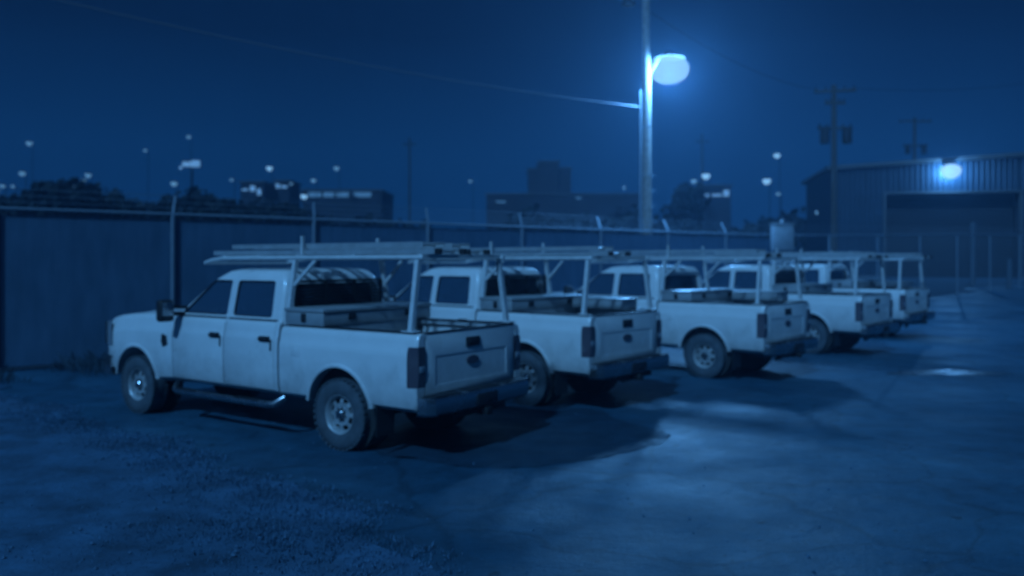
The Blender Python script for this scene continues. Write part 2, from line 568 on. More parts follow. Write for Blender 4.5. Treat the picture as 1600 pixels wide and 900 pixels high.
# weeds at the fence foot and rough grass beyond it
b = MB()
fdir = (FB - FA).normalized(); fn = Vector((-fdir.y, fdir.x, 0))
L = (FB - FA).length
for _ in range(1500):
    s = random.uniform(0, min(L, 24)); off = random.uniform(-1.9, -0.05)
    p = FA + fdir * s + fn * off
    q = 0.6 + 0.4 * math.sin(s * 0.9) + 0.25 * math.sin(s * 2.3 + off)
    if random.random() > q: continue
    h = random.uniform(0.12, 0.38) if off < 0.3 else random.uniform(0.25, 0.6)
    blades(b, p.x, p.y, ground_z(p.x, p.y), random.randint(9, 16), h, 0.20, 0.0045)
g = b.build('tall_weeds', M['weed'], None, 0, fix=False)
tag(g, 'tall dark weeds along the foot of the chain link fence', 'weeds', kind='stuff')

# pebbles and leaf litter scattered on the ground
b = MB()
for _ in range(700):
    y = 4.2 + 9 * random.random() ** 1.6
    x = random.uniform(-0.64, 0.55) * y
    if x > verge_edge(y) + 0.6 and random.random() > 0.22: continue
    s = random.uniform(0.006, 0.020)
    z = 0.004 if x > verge_edge(y) else 0.05
    a = random.uniform(0, 3)
    pts = [(x + s * math.cos(a + k * 1.257) * random.uniform(.7, 1.2), y + s * math.sin(a + k * 1.257) * random.uniform(.7, 1.2), z) for k in range(5)]
    o = len(b.v)
    b.v += pts + [(x, y, z + s * 0.9)]
    b.f += [(o + k, o + (k + 1) % 5, o + 5) for k in range(5)]
g = b.build('pebbles', M['pebble'], None, 0, fix=False)
tag(g, 'loose pebbles scattered over verge and asphalt', 'pebbles', kind='stuff')

# shallow puddles lying on the yard
def puddle(cx, cy, rx, ry, seed, lab):
    rnd = random.Random(seed)
    ph = [rnd.uniform(0, 6.28) for _ in range(5)]
    n = 64
    ring = []
    for k in range(n):
        t = 2 * math.pi * k / n
        r = 1 + 0.22 * math.sin(2 * t + ph[0]) + 0.16 * math.sin(3 * t + ph[1]) + 0.10 * math.sin(5 * t + ph[2]) + 0.06 * math.sin(9 * t + ph[3]) + 0.04 * math.sin(14 * t + ph[4])
        x, y = cx + rx * r * math.cos(t), cy + ry * r * math.sin(t)
        ring.append((x, y, ground_z(x, y) + 0.006))
    mb = MB()
    mb.v = ring + [(cx, cy, ground_z(cx, cy) + 0.006)]
    mb.f = [(k, (k + 1) % n, n) for k in range(n)]
    o = mb.build('puddle', M['puddle'], None, 0, fix=False)
    tag(o, kind='structure')
def dark_patch(pts, seed):  # thin sheet of darker asphalt colour laid on the ground
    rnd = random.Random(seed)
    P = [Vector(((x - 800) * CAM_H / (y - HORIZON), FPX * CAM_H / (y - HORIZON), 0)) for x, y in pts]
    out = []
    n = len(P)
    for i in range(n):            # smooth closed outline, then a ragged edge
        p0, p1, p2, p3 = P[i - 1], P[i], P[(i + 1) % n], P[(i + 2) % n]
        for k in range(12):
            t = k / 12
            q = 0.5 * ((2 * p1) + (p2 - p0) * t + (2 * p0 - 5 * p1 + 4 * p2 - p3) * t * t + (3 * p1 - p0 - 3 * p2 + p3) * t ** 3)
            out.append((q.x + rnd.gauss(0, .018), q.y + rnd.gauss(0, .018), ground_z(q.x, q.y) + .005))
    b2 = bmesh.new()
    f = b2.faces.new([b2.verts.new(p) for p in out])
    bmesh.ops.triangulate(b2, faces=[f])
    me = bpy.data.meshes.new('dark_asphalt'); b2.to_mesh(me); b2.free()
    tag(mesh_obj('dark_asphalt', me, M['blotch'], None, 0), kind='structure')
dark_patch([(585, 706), (650, 716), (740, 731), (850, 728), (945, 714), (1012, 698), (1046, 682), (1010, 668), (960, 654), (930, 640), (820, 634), (700, 640), (600, 676)], 2)
puddle(8.3, 16.0, 0.85, 0.45, 3, '')

# ================================================================== chain link fence
def make_panel_mesh(Lp, Hp, pitch=0.065, r=0.0013):
    mb = MB()
    step = pitch * math.sqrt(2)
    def wire(p, q):
        d = (Vector(q) - Vector(p)); ln = d.length
        if ln < 0.02: return
        d /= ln
        s = Vector((-d.z, 0, d.x)); t = Vector((0, 1, 0))
        vs = []
        for c in (Vector(p), Vector(q)):
            for k in range(3):
                a = k * 2.0944
                vs.append(c + (s * math.cos(a) + t * math.sin(a)) * r)
        mb.add(vs, [(0, 1, 4, 3), (1, 2, 5, 4), (2, 0, 3, 5)])
    n = int((Lp + Hp) / step) + 1
    for k in range(n):
        a = k * step
        x0, z0 = (a, 0) if a <= Lp else (Lp, a - Lp)
        x1, z1 = (0, a) if a <= Hp else (a - Hp, Hp)
        wire((x0, 0, z0), (x1, 0, z1))
        wire((Lp - x0, 0.005, z0), (Lp - x1, 0.005, z1))
    return mb.mesh('chain_link_mesh', fix=False)

def fence(A, B, label, first_post, spacing=3.0, arms=True, slats=False):
    d = (B - A); L = d.length; d.normalize()
    rz = math.atan2(d.y, d.x)
    root = empty('chain_link_fence', (A.x, A.y, 0), rz)
    tag(root, label, 'fence')
    posts = []
    s = first_post
    while s > 0: s -= spacing
    s += spacing
    while s <= L + 0.01:
        posts.append(s); s += spacing
    gz = lambda s: ground_z(A.x + d.x * s, A.y + d.y * s)
    pm = MB(); pm.tube([(0, 0, -0.1), (0, 0, FENCE_H)], 0.045, 10); pme = pm.mesh('post')
    # the arm leans out over the far side: seen here it tips to the right
    am = MB(); am.bar((0, 0, FENCE_H - 0.02), (0.16, 0.34, FENCE_H + 0.40), 0.05, 0.03)
    ame = am.mesh('barb_arm')
    panel = make_panel_mesh(spacing - 0.10, FENCE_H - 0.12)
    for me in (pme, ame, panel):
        me.materials.append(M['galv'])
    smooth_mesh(pme, 40)
    if slats:
        sm = MB(); rs = random.Random(3); x = -.055
        while x < spacing - .12:
            y = .012 + rs.uniform(-.002, .002); zt = FENCE_H - .20 + rs.uniform(-.025, .02)
            sm.box(x, x + .066, y, y + .006, .03, zt)
            x += .0705
        sme = sm.mesh('privacy_slats'); sme.materials.append(M['slat'])
    for i, s in enumerate(posts):
        o = put(bpy.data.objects.new('post', pme), root); o.location = (s, 0, gz(s))
        if arms:
            a = put(bpy.data.objects.new('barb_arm', ame), o)
        if i + 1 < len(posts):
            m2 = put(bpy.data.objects.new('chain_link_mesh', panel), root)
            z0, z1 = gz(s), gz(posts[i + 1])
            m2.location = (s + 0.05, 0.03, z0 + 0.06)
            m2.rotation_euler = (0, -math.atan2(z1 - z0, spacing), 0)
            m2['kind'] = 'stuff'
            if slats:
                m3 = put(bpy.data.objects.new('privacy_slats', sme), root)
                m3.location = (s + 0.07, 0.045, z0 + 0.06); m3.rotation_euler = m2.rotation_euler
                m3['kind'] = 'stuff'
    ss = [0] + posts + [L]
    rb = MB(); rb.tube([(s, 0, gz(s) + FENCE_H - 0.03) for s in ss], 0.034, 8)
    rb.build('top_rail', M['galv'], root)
    for k, (dx, dy, dz) in enumerate([(0.05, 0.11, 0.12), (0.10, 0.21, 0.25), (0.155, 0.33, 0.39)]):
        wb = MB(); wb.tube([(s + dx, dy, gz(s) + FENCE_H + dz) for s in ss], 0.006, 5)
        wb.build('barbed_wire', M['galv'], root)
    bb = MB(); bb.tube([(s, 0, gz(s) + 0.05) for s in ss], 0.006, 5)
    bb.build('bottom_wire', M['galv'], root)
    return root
P270 = px(270, rail_depth(270))
fence(FA, FB, 'long chain link fence with barbed wire arms behind the parked trucks', (P270 - FA).length % 3.35, 3.35, slats=True)
fence(FB + Vector((0.12, 0.05, 0)), FC, 'far chain link fence in front of the metal warehouse', 2.4, 4.2, arms=False)

# ================================================================== pickup truck
WB, AX_Z, TYRE_R = 4.06, 0.405, 0.405

def side_profile(W, z0, zt):
    """outer half profile from sill to shoulder: list of (y, z)"""
    H = zt - z0
    t = [(0.0, -0.14), (0.02, -0.07), (0.07, -0.025), (0.16, -0.008), (0.34, 0.0), (0.55, 0.002), (0.70, 0.0), (0.775, -0.006), (0.80, -0.018), (0.90, -0.030), (0.96, -0.045), (0.985, -0.062), (1.0, -0.095)]
    return [(W + d, z0 + a * H) for a, d in t]

def side_y(z, W=1.0, z0=0.52, zt=1.42):
    pr = side_profile(W, z0, zt)
    for (ya, za), (yb, zb) in zip(pr, pr[1:]):
        if za <= z <= zb:
            return ya + (yb - ya) * (z - za) / max(1e-6, zb - za)
    return pr[-1][0]

def greenhouse_ring(z, inset=0.0):
    T = [(1.30, 3.36, 1.03, 0.925, .10), (1.42, 3.24, 1.035, 0.912, .10), (1.60, 2.98, 1.05, 0.875, .12), (1.80, 2.70, 1.07, 0.832, .13), (1.92, 2.53, 1.095, 0.800, .14),
         (1.975, 2.42, 1.13, 0.775, .15), (2.018, 2.34, 1.165, 0.742, .16), (2.042, 2.24, 1.22, 0.685, .18), (2.055, 2.10, 1.32, 0.56, .18)]
    for a, b2 in zip(T, T[1:]):
        if a[0] <= z <= b2[0]:
            f = (z - a[0]) / (b2[0] - a[0])
            _, xf, xr, w, r = [a[i] + (b2[i] - a[i]) * f for i in range(5)]
            break
    xf -= inset; xr += inset; w -= inset
    pts = []
    n = 5
    for cx, cy, a0 in ((xf - r, w - r, 0), (xr + r * .6, w - r * .6, 90), (xr + r * .6, -w + r * .6, 180), (xf - r, -w + r, 270)):
        rr = r if cx > 2 or cx == xf - r else r * .6
        for k in range(n + 1):
            t = R(a0 + 90 * k / n)
            x, y = cx + rr * math.cos(t), cy + rr * math.sin(t)
            if x > (xf + xr) / 2 + .3:
                x += 0.09 * (1 - min(1, abs(y) / w) ** 2)
            pts.append((x, y, z))
        if a0 == 270:
            for k in range(1, 6):   # bowed windscreen line
                y = (-w + r) + (2 * w - 2 * r) * k / 6
                pts.append((xf + 0.09 * (1 - (abs(y) / w) ** 2), y, z))
    return pts

def roundpoly(poly, r=0.05, n=4):
    out = []
    m = len(poly)
    for i in range(m):
        p, a, c = Vector(poly[i]), Vector(poly[i - 1]), Vector(poly[(i + 1) % m])
        u, v = (a - p).normalized(), (c - p).normalized()
        for k in range(n + 1):
            t = k / n
            q = (p + u * r) * (1 - t) ** 2 + p * 2 * t * (1 - t) + (p + v * r) * t * t
            out.append((q.x, q.y))
    return out

def wheel(root, x, ysgn, yc):
    w = empty('wheel', (x, yc, AX_Z))
    w.parent = root
    if ysgn < 0:
        w.rotation_euler = (0, 0, math.pi)
    h = 0.128
    prof = [(-h * .86, .225), (-h, .26), (-h * 1.0, .33), (-h * .93, .375), (-h * .76, .397), (-h * .4, .404), (h * .4, .404), (h * .76, .397), (h * .93, .375), (h, .33), (h, .26), (h * .86, .225)]
    t = MB().lathe(prof, 40, 'Y', closed=True)
    # tread blocks round the rim of the tyre
    for k in range(36):
        a = 2 * math.pi * k / 36
        for sy in (-1, 1):
            c = Vector((math.cos(a) * .399, sy * h * .74, math.sin(a) * .399))
            tg = Vector((-math.sin(a), 0, math.cos(a)))
            t.bar(c - tg * .022, c + tg * .022, .05, .022, up=(math.cos(a), 0, math.sin(a)))
    t.build('tyre', M['tyre'], w, 40)
    r = MB()
    r.lathe([(-.10, .225), (.085, .226), (.108, .232), (.112, .222), (.095, .205), (.06, .195), (-.09, .19)], 40, 'Y', closed=True)
    # dished steel disc with round hand holes
    n = 8
    seg = 6
    def ring_pt(rad, yv, a):
        return (rad * math.cos(a), yv, rad * math.sin(a))
    for k in range(n):
        a0 = 2 * math.pi * k / n; a1 = a0 + 2 * math.pi / n
        hole0 = a0 + 0.17; hole1 = a1 - 0.17
        prof2 = [(.198, .058), (.180, .055)]
        def strip(rad0, y0, rad1, y1, t0, t1, m=4):
            vs = []; fs = []
            for i in range(m + 1):
                a = t0 + (t1 - t0) * i / m
                vs += [ring_pt(rad0, y0, a), ring_pt(rad1, y1, a)]
            for i in range(m):
                fs.append((2 * i, 2 * i + 1, 2 * i + 3, 2 * i + 2))
            r.add(vs, fs)
        strip(.198, .050, .182, .056, a0, a1, 6)
        strip(.182, .056, .132, .075, a0, hole0, 2)
        strip(.182, .056, .132, .075, hole1, a1, 2)
        strip(.132, .075, .088, .070, a0, a1, 6)
        strip(.182, .056, .182, .020, hole0, hole1, 4)
        strip(.132, .075, .132, .035, hole0, hole1, 4)
    r.lathe([(.04, .089), (.070, .089), (.074, .075), (.066, .070), (.066, .0)], 24, 'Y')
    r.build('rim', M['steel_rim'], w, 35)
    hb = MB().lathe([(.03, .062), (.105, .058), (.118, .045), (.120, .0)], 20, 'Y')
    for k in range(8):
        a = 2 * math.pi * k / 8 + .2
        hb.lathe([(.06, .012), (.088, .012), (.090, .0)], 6, 'Y', (0.078 * math.cos(a), 0, 0.078 * math.sin(a)))
    hb.build('hub', M['chrome'], w, 35)
    bk = MB().lathe([(-.05, .190), (-.03, .190), (-.03, .02)], 24, 'Y')
    bk.build('brake_drum', M['dark_metal'], w, 35)
    return w

def make_truck():
    root = empty('pickup_truck')
    W = 1.0
    # ---- lower body: bonnet, wings and lower cab
    st = [(1.02, 1.0, .52, 1.42), (1.6, 1.0, .52, 1.42), (2.4, 1.0, .52, 1.42), (3.05, 1.0, .52, 1.42), (3.22, 1.0, .52, 1.425), (3.45, 1.0, .50, 1.430), (3.8, 1.0, .50, 1.425), (4.22, .998, .50, 1.405),
          (4.53, .99, .52, 1.372), (4.72, .972, .56, 1.335), (4.84, .945, .60, 1.29), (4.92, .90, .63, 1.23), (4.97, .83, .66, 1.16)]
    rings = []
    for x, w, z0, zt in st:
        pr = side_profile(w, z0, zt)
        half = pr + [(w * .62, zt + .012), (w * .42, zt + .040), (0.0, zt + .046)]
        ring = [(x, y, z) for y, z in half] + [(x, -y, z) for y, z in reversed(half[:-1])]
        rings.append(ring)
    mb = MB().loft(rings)
    cut = []
    for s in (-1, 1):
        c = MB().lathe([(0.58 * s, .50), (1.3 * s, .50)], 40, 'Y', (WB, 0, .455)); cut.append(c)
        c = MB().box(WB - .50, WB + .50, *sorted((.58 * s, 1.3 * s)), .2, .46); cut.append(c)
        for x0, x1 in ((1.09, 2.06), (2.075, 3.17)):
            c = MB().box(x0, x1, *sorted((.945 * s, 1.3 * s)), .585, 1.395); cut.append(c)
    c = MB().box(1.15, 3.1, -.84, .84, .62, 1.6); cut.append(c)
    mesh_obj('body', boolean(mb, cut), M['white_paint'], root, 32)
    # ---- doors with handle, following the flank
    for s in (1, -1):
        for j, (x0, x1) in enumerate(((1.10, 2.05), (2.085, 3.16))):
            d = MB()
            zs = [.592, .62, .66, .78, .95, 1.05, 1.13, 1.18, 1.215, 1.24, 1.30, 1.35, 1.385, 1.405]
            outer, ringsd = [], []
            for x in (x0, x0 + .012, x1 - .012, x1):
                inset = .006 if x in (x0, x1) else 0.0
                ringsd.append([(x, s * (side_y(z) + .003 - inset), z) for z in zs] + [(x, s * .86, z) for z in reversed(zs)])
            d.loft(ringsd)
            o = d.build('door', M['white_paint'], root, 32)
            hx = x0 + .16
            h = MB()
            yh = side_y(1.20) + .003
            h.box(hx - .10, hx + .10, *sorted((s * (yh - .01), s * (yh + .012))), 1.165, 1.235, .008)
            h.box(hx - .085, hx + .085, *sorted((s * (yh + .022), s * (yh + .045))), 1.188, 1.216, .008)
            h.box(hx - .085, hx - .06, *sorted((s * yh, s * (yh + .03))), 1.19, 1.214)
            h.box(hx + .06, hx + .085, *sorted((s * yh, s * (yh + .03))), 1.19, 1.214)
            h.box(hx - .135, hx - .10, *sorted((s * (yh - .01), s * (yh + .010))), 1.06, 1.20, .006)
            h.build('door_handle', M['black_plastic'], o, 35)
            tr = MB()
            yb = side_y(1.41)
            tr.box(x0 + .01, x1 - .01, *sorted((s * (yb - .025), s * (yb + .006))), 1.412, 1.432, .004)
            tr.build('belt_moulding', M['black_plastic'], o, 35)
    # ---- greenhouse shell
    zl = [1.395, 1.42, 1.50, 1.60, 1.70, 1.80, 1.86, 1.92, 1.95, 1.975, 1.995, 2.018, 2.03, 2.042, 2.055]
    mb = MB().loft([greenhouse_ring(z) for z in zl])
    inner = MB().loft([greenhouse_ring(z, .055) for z in (1.36, 1.42, 1.6, 1.8, 1.92, 1.96, 1.985)])
    fw = roundpoly([(3.06, 1.455), (2.115, 1.455), (2.115, 1.905), (2.505, 1.905)], .045)
    rw = roundpoly([(1.995, 1.455), (1.235, 1.455), (1.275, 1.905), (1.995, 1.905)], .05)
    cuts = [inner, MB().prism(fw, -1.2, 1.2, 'Y'), MB().prism(rw, -1.2, 1.2, 'Y')]
    ws = roundpoly([(-.77, 1.47), (.77, 1.47), (.66, 1.90), (-.66, 1.90)], .06)
    bw = roundpoly([(-.70, 1.50), (.70, 1.50), (.64, 1.87), (-.64, 1.87)], .06)
    cuts += [MB().prism(ws, 2.2, 3.8, 'X'), MB().prism(bw, .8, 1.30, 'X')]
    mesh_obj('cab', boolean(mb, cuts), M['white_paint'], root, 32)
    def wy(z):
        return max(p[1] for p in greenhouse_ring(z))
    for s in (1, -1):
        for poly in (fw, rw):
            g = MB()
            cx = sum(p[0] for p in poly) / len(poly); cz = sum(p[1] for p in poly) / len(poly)
            big = [(cx + (p[0] - cx) * 1.03, cz + (p[1] - cz) * 1.05) for p in poly]
            g.loft([[(x, s * (wy(z) - .030), z) for x, z in big], [(x, s * (wy(z) - .036), z) for x, z in big]])
            w = g.build('window', M['glass'], root, 30)
            fr = MB()
            sm = [(cx + (p[0] - cx) * .975, cz + (p[1] - cz) * .955) for p in poly]
            ra = [(x, s * (wy(z) - .008), z) for x, z in poly]; rb = [(x, s * (wy(z) - .008), z) for x, z in sm]; rc = [(x, s * (wy(z) - .029), z) for x, z in sm]
            fr.loft([ra, rb, rc], cap=False)
            fr.build('window_seal', M['black_plastic'], w, 40)
    g = MB(); rows = []
    for k in range(7):
        z = 1.44 + (1.915 - 1.44) * k / 6
        fr_ = max(p[0] for p in greenhouse_ring(z))
        hw = .80 + (.69 - .80) * k / 6
        rows.append([(fr_ - .09 * (abs(y) / .9) ** 2 - .03, y, z) for y in [-hw + 2 * hw * i / 10 for i in range(11)]])
    g.loft(rows, cap=False, closed=False)
    g.build('windscreen', M['glass'], root, 40)
    g = MB(); g.prism([(p[0] * 1.03, 1.685 + (p[1] - 1.685) * 1.06) for p in bw], 1.095, 1.101, 'X')
    g.build('rear_window', M['glass'], root, 30)
    # guard over the rear window: frame and louvres
    gd = MB()
    for z in (1.47, 1.90):
        gd.bar((.99, -.74, z), (.99, .74, z), .03, .03)
    for y in (-.74, -.25, .25, .74):
        gd.bar((.99, y, 1.46), (.99, y, 1.91), .03, .03, up=(1, 0, 0))
    guard = gd.build('window_guard', M['dark_metal'], root, 30)
    for k in range(9):
        z = 1.505 + k * .044
        MB().bar((.985, -.73, z), (.985, .73, z), .004, .030, up=(.5, 0, 1)).build('louvre', M['dark_metal'], guard, 0)
    hl = MB().box(1.145, 1.185, -.20, .20, 1.965, 2.0, .01); hl.build('brake_light', M['tail_lens'], root, 35)
    for y in (-.5, -.25, 0, .25, .5):
        MB().box(2.20, 2.30, y - .05, y + .05, 2.022, 2.052, .012).build('clearance_lamp', M['tail_lens'], root, 35)
    # ---- interior
    it = MB()
    it.box(2.85, 3.15, -.80, .80, 1.15, 1.43, .05)
    it.box(1.15, 3.1, -.82, .82, .60, .64)
    it.build('dashboard', M['black_plastic'], root, 35)
    for y in (.40, -.40):
        s = MB(); s.box(2.02, 2.50, y - .27, y + .27, .95, 1.08, .05); s.box(1.92, 2.08, y - .26, y + .26, 1.02, 1.62, .06); s.box(1.93, 2.03, y - .14, y + .14, 1.63, 1.80, .04)
        s.build('front_seat', M['seat'], root, 40)
    s = MB(); s.box(1.28, 1.72, -.72, .72, .95, 1.06, .05); s.box(1.17, 1.30, -.74, .74, 1.0, 1.58, .05)
    for y in (-.5, .5):
        s.box(1.17, 1.27, y - .13, y + .13, 1.58, 1.74, .04)
    s.build('rear_bench', M['seat'], root, 40)
    swm = MB()
    ring = [(2.72 + .10 * math.sin(t) * .5, .40 + .19 * math.cos(t), 1.42 + .17 * math.sin(t)) for t in [2 * math.pi * k / 24 for k in range(25)]]
    swm.tube(ring, .016, 8, cap=False); swm.bar((2.72, .40, 1.42), (2.95, .40, 1.34), .05)
    swm.build('steering_wheel', M['black_plastic'], root, 40)
    # ---- load bed
    for s in (1, -1):
        ringsb = []
        for x, dw in ((.985, 0), (.5, 0), (0, 0), (-.5, 0), (-1.0, 0), (-1.10, -.004), (-1.155, -.014), (-1.175, -.03)):
            pr = side_profile(1.0 + dw, .52, 1.372)
            inn = [(.80, 1.372), (.795, 1.33), (.85, 1.31), (.85, .80), (.83, .53)]
            ringsb.append([(x, s * y, z) for y, z in pr + inn])
        mb = MB().loft(ringsb)
        cuts = [MB().lathe([(0.70 * s, .50), (1.3 * s, .50)], 40, 'Y', (0, 0, .455)), MB().box(-.50, .50, *sorted((.70 * s, 1.3 * s)), .2, .46),
                MB().box(-1.30, -1.06, *sorted((.832 * s, 1.2 * s)), .80, 1.235)]
        mesh_obj('bed_side', boolean(mb, cuts), M['white_paint'], root, 32)
        t = MB()
        zs = [.803, .90, 1.0, 1.1, 1.18, 1.232]
        t.loft([[(-1.185 + .012 * (i in (0, 5)), s * .836, z) for i, z in enumerate(zs)] + [(-1.185 + .012 * (i in (0, 5)), s * .955, z) for i, z in reversed(list(enumerate(zs)))],
                [(-1.063, s * .836, z) for z in zs] + [(-1.063, s * (side_y(z, 1.0, .52, 1.372) + .004), z) for z in reversed(zs)]])
        tl = t.build('tail_light', M['tail_lens'], root, 40)
        MB().box(-1.192, -1.18, *sorted((s * .85, s * .94)), .96, 1.03, .006).build('reversing_lens', M['clear_lens'], tl, 35)
    fl = MB().box(-1.10, .97, -.86, .86, .78, .83)
    for k in range(9):
        fl.box(-1.09, .95, -.72 + k * .18 - .03, -.72 + k * .18 + .03, .828, .842)
    fl.build('bed_floor', M['bed_liner'], root, 35)
    MB().box(.95, .99, -.86, .86, .80, 1.37, .008).build('bed_bulkhead', M['white_paint'], root, 35)
    for s in (1, -1):
        MB().box(-1.12, .96, *sorted((s * .80, s * .93)), 1.374, 1.386, .004).build('rail_cap', M['black_plastic'], root, 35)
        a = MB(); a.lathe([(s * .60, .50), (s * .86, .50)], 24, 'Y', (0, 0, .455)); a.build('wheel_house', M['bed_liner'], root, 40)
    # ---- tailgate
    rec = MB().box(-1.175, -1.115, -.828, .828, .705, 1.368, .012)
    c = [MB().box(-1.30, -1.169, -.66, .66, .80, 1.12, .0)]
    tg = mesh_obj('tailgate', boolean(rec, c), M['white_paint'], root, 30)
    MB().box(-1.180, -1.112, -.82, .82, 1.367, 1.383, .005).build('tailgate_cap', M['black_plastic'], tg, 35)
    hb = MB().box(-1.188, -1.170, -.13, .13, 1.175, 1.285, .012); hb.box(-1.20, -1.186, -.09, .09, 1.215, 1.262, .005)
    hb.build('tailgate_handle', M['black_plastic'], tg, 35)
    em = MB().lathe([(0, .0), (0, 1), (.012, 1), (.018, .93), (.018, 0)], 28, 'X')
    em.v = [(-1.167 - x, y * .115, 1.02 + z * .052) for x, y, z in em.v]
    em.build('oval_emblem', M['tail_lens'], tg, 35)
    # ---- rear bumper, hitch, underbody
    bp = MB()
    pl = [(-1.19, .98), (-1.30, .96), (-1.365, .88), (-1.385, .55), (-1.385, -.55), (-1.365, -.88), (-1.30, -.96), (-1.19, -.98)]
    bp.loft([[(x + dx, y * sc_, z) for x, y in pl] for z, dx, sc_ in ((.50, .05, .96), (.53, .01, .99), (.60, 0, 1), (.665, 0, 1), (.70, .015, .99), (.705, .03, .985))])
    bo = bp.build('rear_bumper', M['chrome'], root, 30)
    for y0, y1 in ((-.90, -.42), (-.30, .30), (.42, .90)):
        MB().box(-1.352, -1.20, y0, y1, .704, .716, .004).build('step_pad', M['black_plastic'], bo, 35)
    MB().box(-1.396, -1.383, -.19, .19, .535, .665, .006).build('plate_recess', M['black_plastic'], bo, 35)
    h = MB().box(-1.42, -1.18, -.05, .05, .41, .50, .006); h.tube([(-1.25, -.5, .45), (-1.25, .5, .45)], .035, 10)
    h.build('tow_hitch', M['dark_metal'], root, 35)
    u = MB()
    for y in (-.42, .42):
        u.box(-1.2, 4.7, y - .04, y + .04, .52, .68)
    u.tube([(0, -.75, AX_Z), (0, .75, AX_Z)], .05, 10)
    u.lathe([(-.16, .04), (-.10, .13), (.10, .13), (.16, .04)], 16, 'Y', (0, 0, AX_Z))
    u.tube([(WB, -.75, AX_Z), (WB, .75, AX_Z)], .05, 10)
    u.box(1.2, 3.4, -.35, .35, .50, .62, .03)
    u.tube([(3.0, -.25, .45), (.6, -.30, .45), (.2, -.55, .55), (-.8, -.62, .50), (-.95, -.80, .48)], .04, 8)
    u.build('chassis', M['dark_metal'], root, 35)
    sp = MB().lathe([(.40, .10), (.40, .33), (.44, .38), (.58, .38), (.62, .33), (.62, .10)], 28, 'Z', (-.78, 0, 0)); sp.build('spare_tyre', M['tyre'], root, 40)
    for s in (1, -1):
        MB().box(-.60, -.585, *sorted((s * .70, s * .98)), .22, .56).build('mud_flap', M['black_plastic'], root, 0)
        rb = MB().tube([(1.0, s * .90, .50), (1.08, s * 1.0, .425), (1.2, s * 1.02, .415), (3.0, s * 1.02, .415), (3.1, s * 1.0, .425), (3.18, s * .90, .50)], .042, 12)
        ro = rb.build('running_board', M['chrome'], root, 40)
        for xx in (1.35, 2.6):
            MB().box(xx, xx + .42, *sorted((s * .975, s * 1.055)), .448, .462, .004).build('step_pad', M['black_plastic'], ro, 35)
        # wheel arch lips
        for xc, rad in ((0, .50), (WB, .50)):
            lip = MB(); rr = []
            for k in range(25):
                t = .14 + (math.pi - .28) * k / 24
                rw_, zz = rad, .455
                cx_, cz_ = math.cos(t), math.sin(t)
                ring = []
                for dr, dy in ((-.010, -.04), (-.010, .008), (.006, .013), (.022, .011), (.045, -.003), (.045, -.04)):
                    zz2 = zz + (rad + dr) * cz_
                    ring.append((xc + (rad + dr) * cx_, s * (side_y(max(.6, min(zz2, 1.1))) + dy), zz2))
                rr.append(ring)
            lip.loft(rr)
            lip.build('wheel_arch', M['white_paint'], root, 50)
            MB().lathe([(s * .56, .49), (s * .575, .49), (s * .575, .02)], 24, 'Y', (xc, 0, .455)).build('wheel_well', M['dark_metal'], root, 40)
        # door mirror
        mm_ = MB(); mm_.tube([(3.04, s * .88, 1.44), (3.02, s * 1.12, 1.45)], .028, 8); mm_.tube([(3.00, s * .86, 1.53), (3.02, s * 1.12, 1.54)], .022, 8)
        mm_.box(2.96, 3.09, *sorted((s * 1.09, s * 1.30)), 1.35, 1.64, .04, 3)
        mo = mm_.build('door_mirror', M['black_plastic'], root, 40)
        MB().box(2.952, 2.962, *sorted((s * 1.12, s * 1.28)), 1.43, 1.61, .004).build('mirror_glass', M['chrome'], mo, 35)
        # side vent badge on the wing
        MB().prism(roundpoly([(3.27, 1.02), (3.38, .98), (3.42, 1.06), (3.40, 1.16), (3.30, 1.14)], .01), *sorted((s * .99, s * 1.010)), 'Y').build('wing_vent', M['black_plastic'], root, 30)
        # headlight, wrapped round the corner
        hlm = MB()
        zz = (.93, .96, 1.10, 1.24, 1.27)
        hlm.loft([[(x, s * y, z) for z in zz] for x, y in ((4.67, .992), (4.79, .975), (4.89, .945), (4.96, .885), (4.995, .79), (5.0, .66))] , cap=False, closed=False)
        ho = hlm.build('headlight', M['clear_lens'], root, 40)
        MB().box(4.69, 4.95, *sorted((s * .60, s * .93)), .935, 1.26).build('headlight_housing', M['black_plastic'], ho, 0)
    # fuel filler on the near flank
    MB().box(.62, .78, .985, 1.006, 1.02, 1.17, .01).build('fuel_door', M['white_paint'], root, 35)
    # ---- front: grille, bumper
    gr = MB().box(4.89, 4.99, -.64, .64, .80, 1.24, .03); go = gr.build('grille', M['black_plastic'], root, 35)
    for z in (.90, 1.02, 1.14):
        MB().box(4.97, 5.02, -.62, .62, z - .028, z + .028, .01).build('grille_bar', M['chrome'], go, 35)
    fbm = MB()
    plf = [(4.71, .99), (4.95, .96), (5.06, .80), (5.10, .4), (5.10, -.4), (5.06, -.80), (4.95, -.96), (4.71, -.99)]
    fbm.loft([[(x - dx, y, z) for x, y in plf] for z, dx in ((.50, .05), (.54, .01), (.62, 0), (.72, 0), (.78, .03))])
    fbm.build('front_bumper', M['chrome'], root, 30)
    for w_ in (-.28, .28):
        MB().bar((3.20, w_ + .3, 1.462), (3.02, w_ - .28, 1.545), .02, .012).build('wiper', M['black_plastic'], root, 0)
    # ---- wheels
    for x in (0, WB):
        for s in (1, -1):
            wheel(root, x, s, s * .855)
    # ---- tool chest across the bed behind the cab
    cx0, cx1 = .28, .92
    ch = MB(); ch.box(cx0, cx1, -.70, .70, 1.05, 1.40, .01); ch.box(cx0 - .01, cx1 + .01, -.955, .955, 1.392, 1.545, .012)
    co = ch.build('tool_chest', M['diamond_plate'], root, 30)
    MB().box(cx0 - .022, cx1 + .022, -.965, .965, 1.547, 1.592, .012).build('chest_lid', M['diamond_plate'], co, 30)
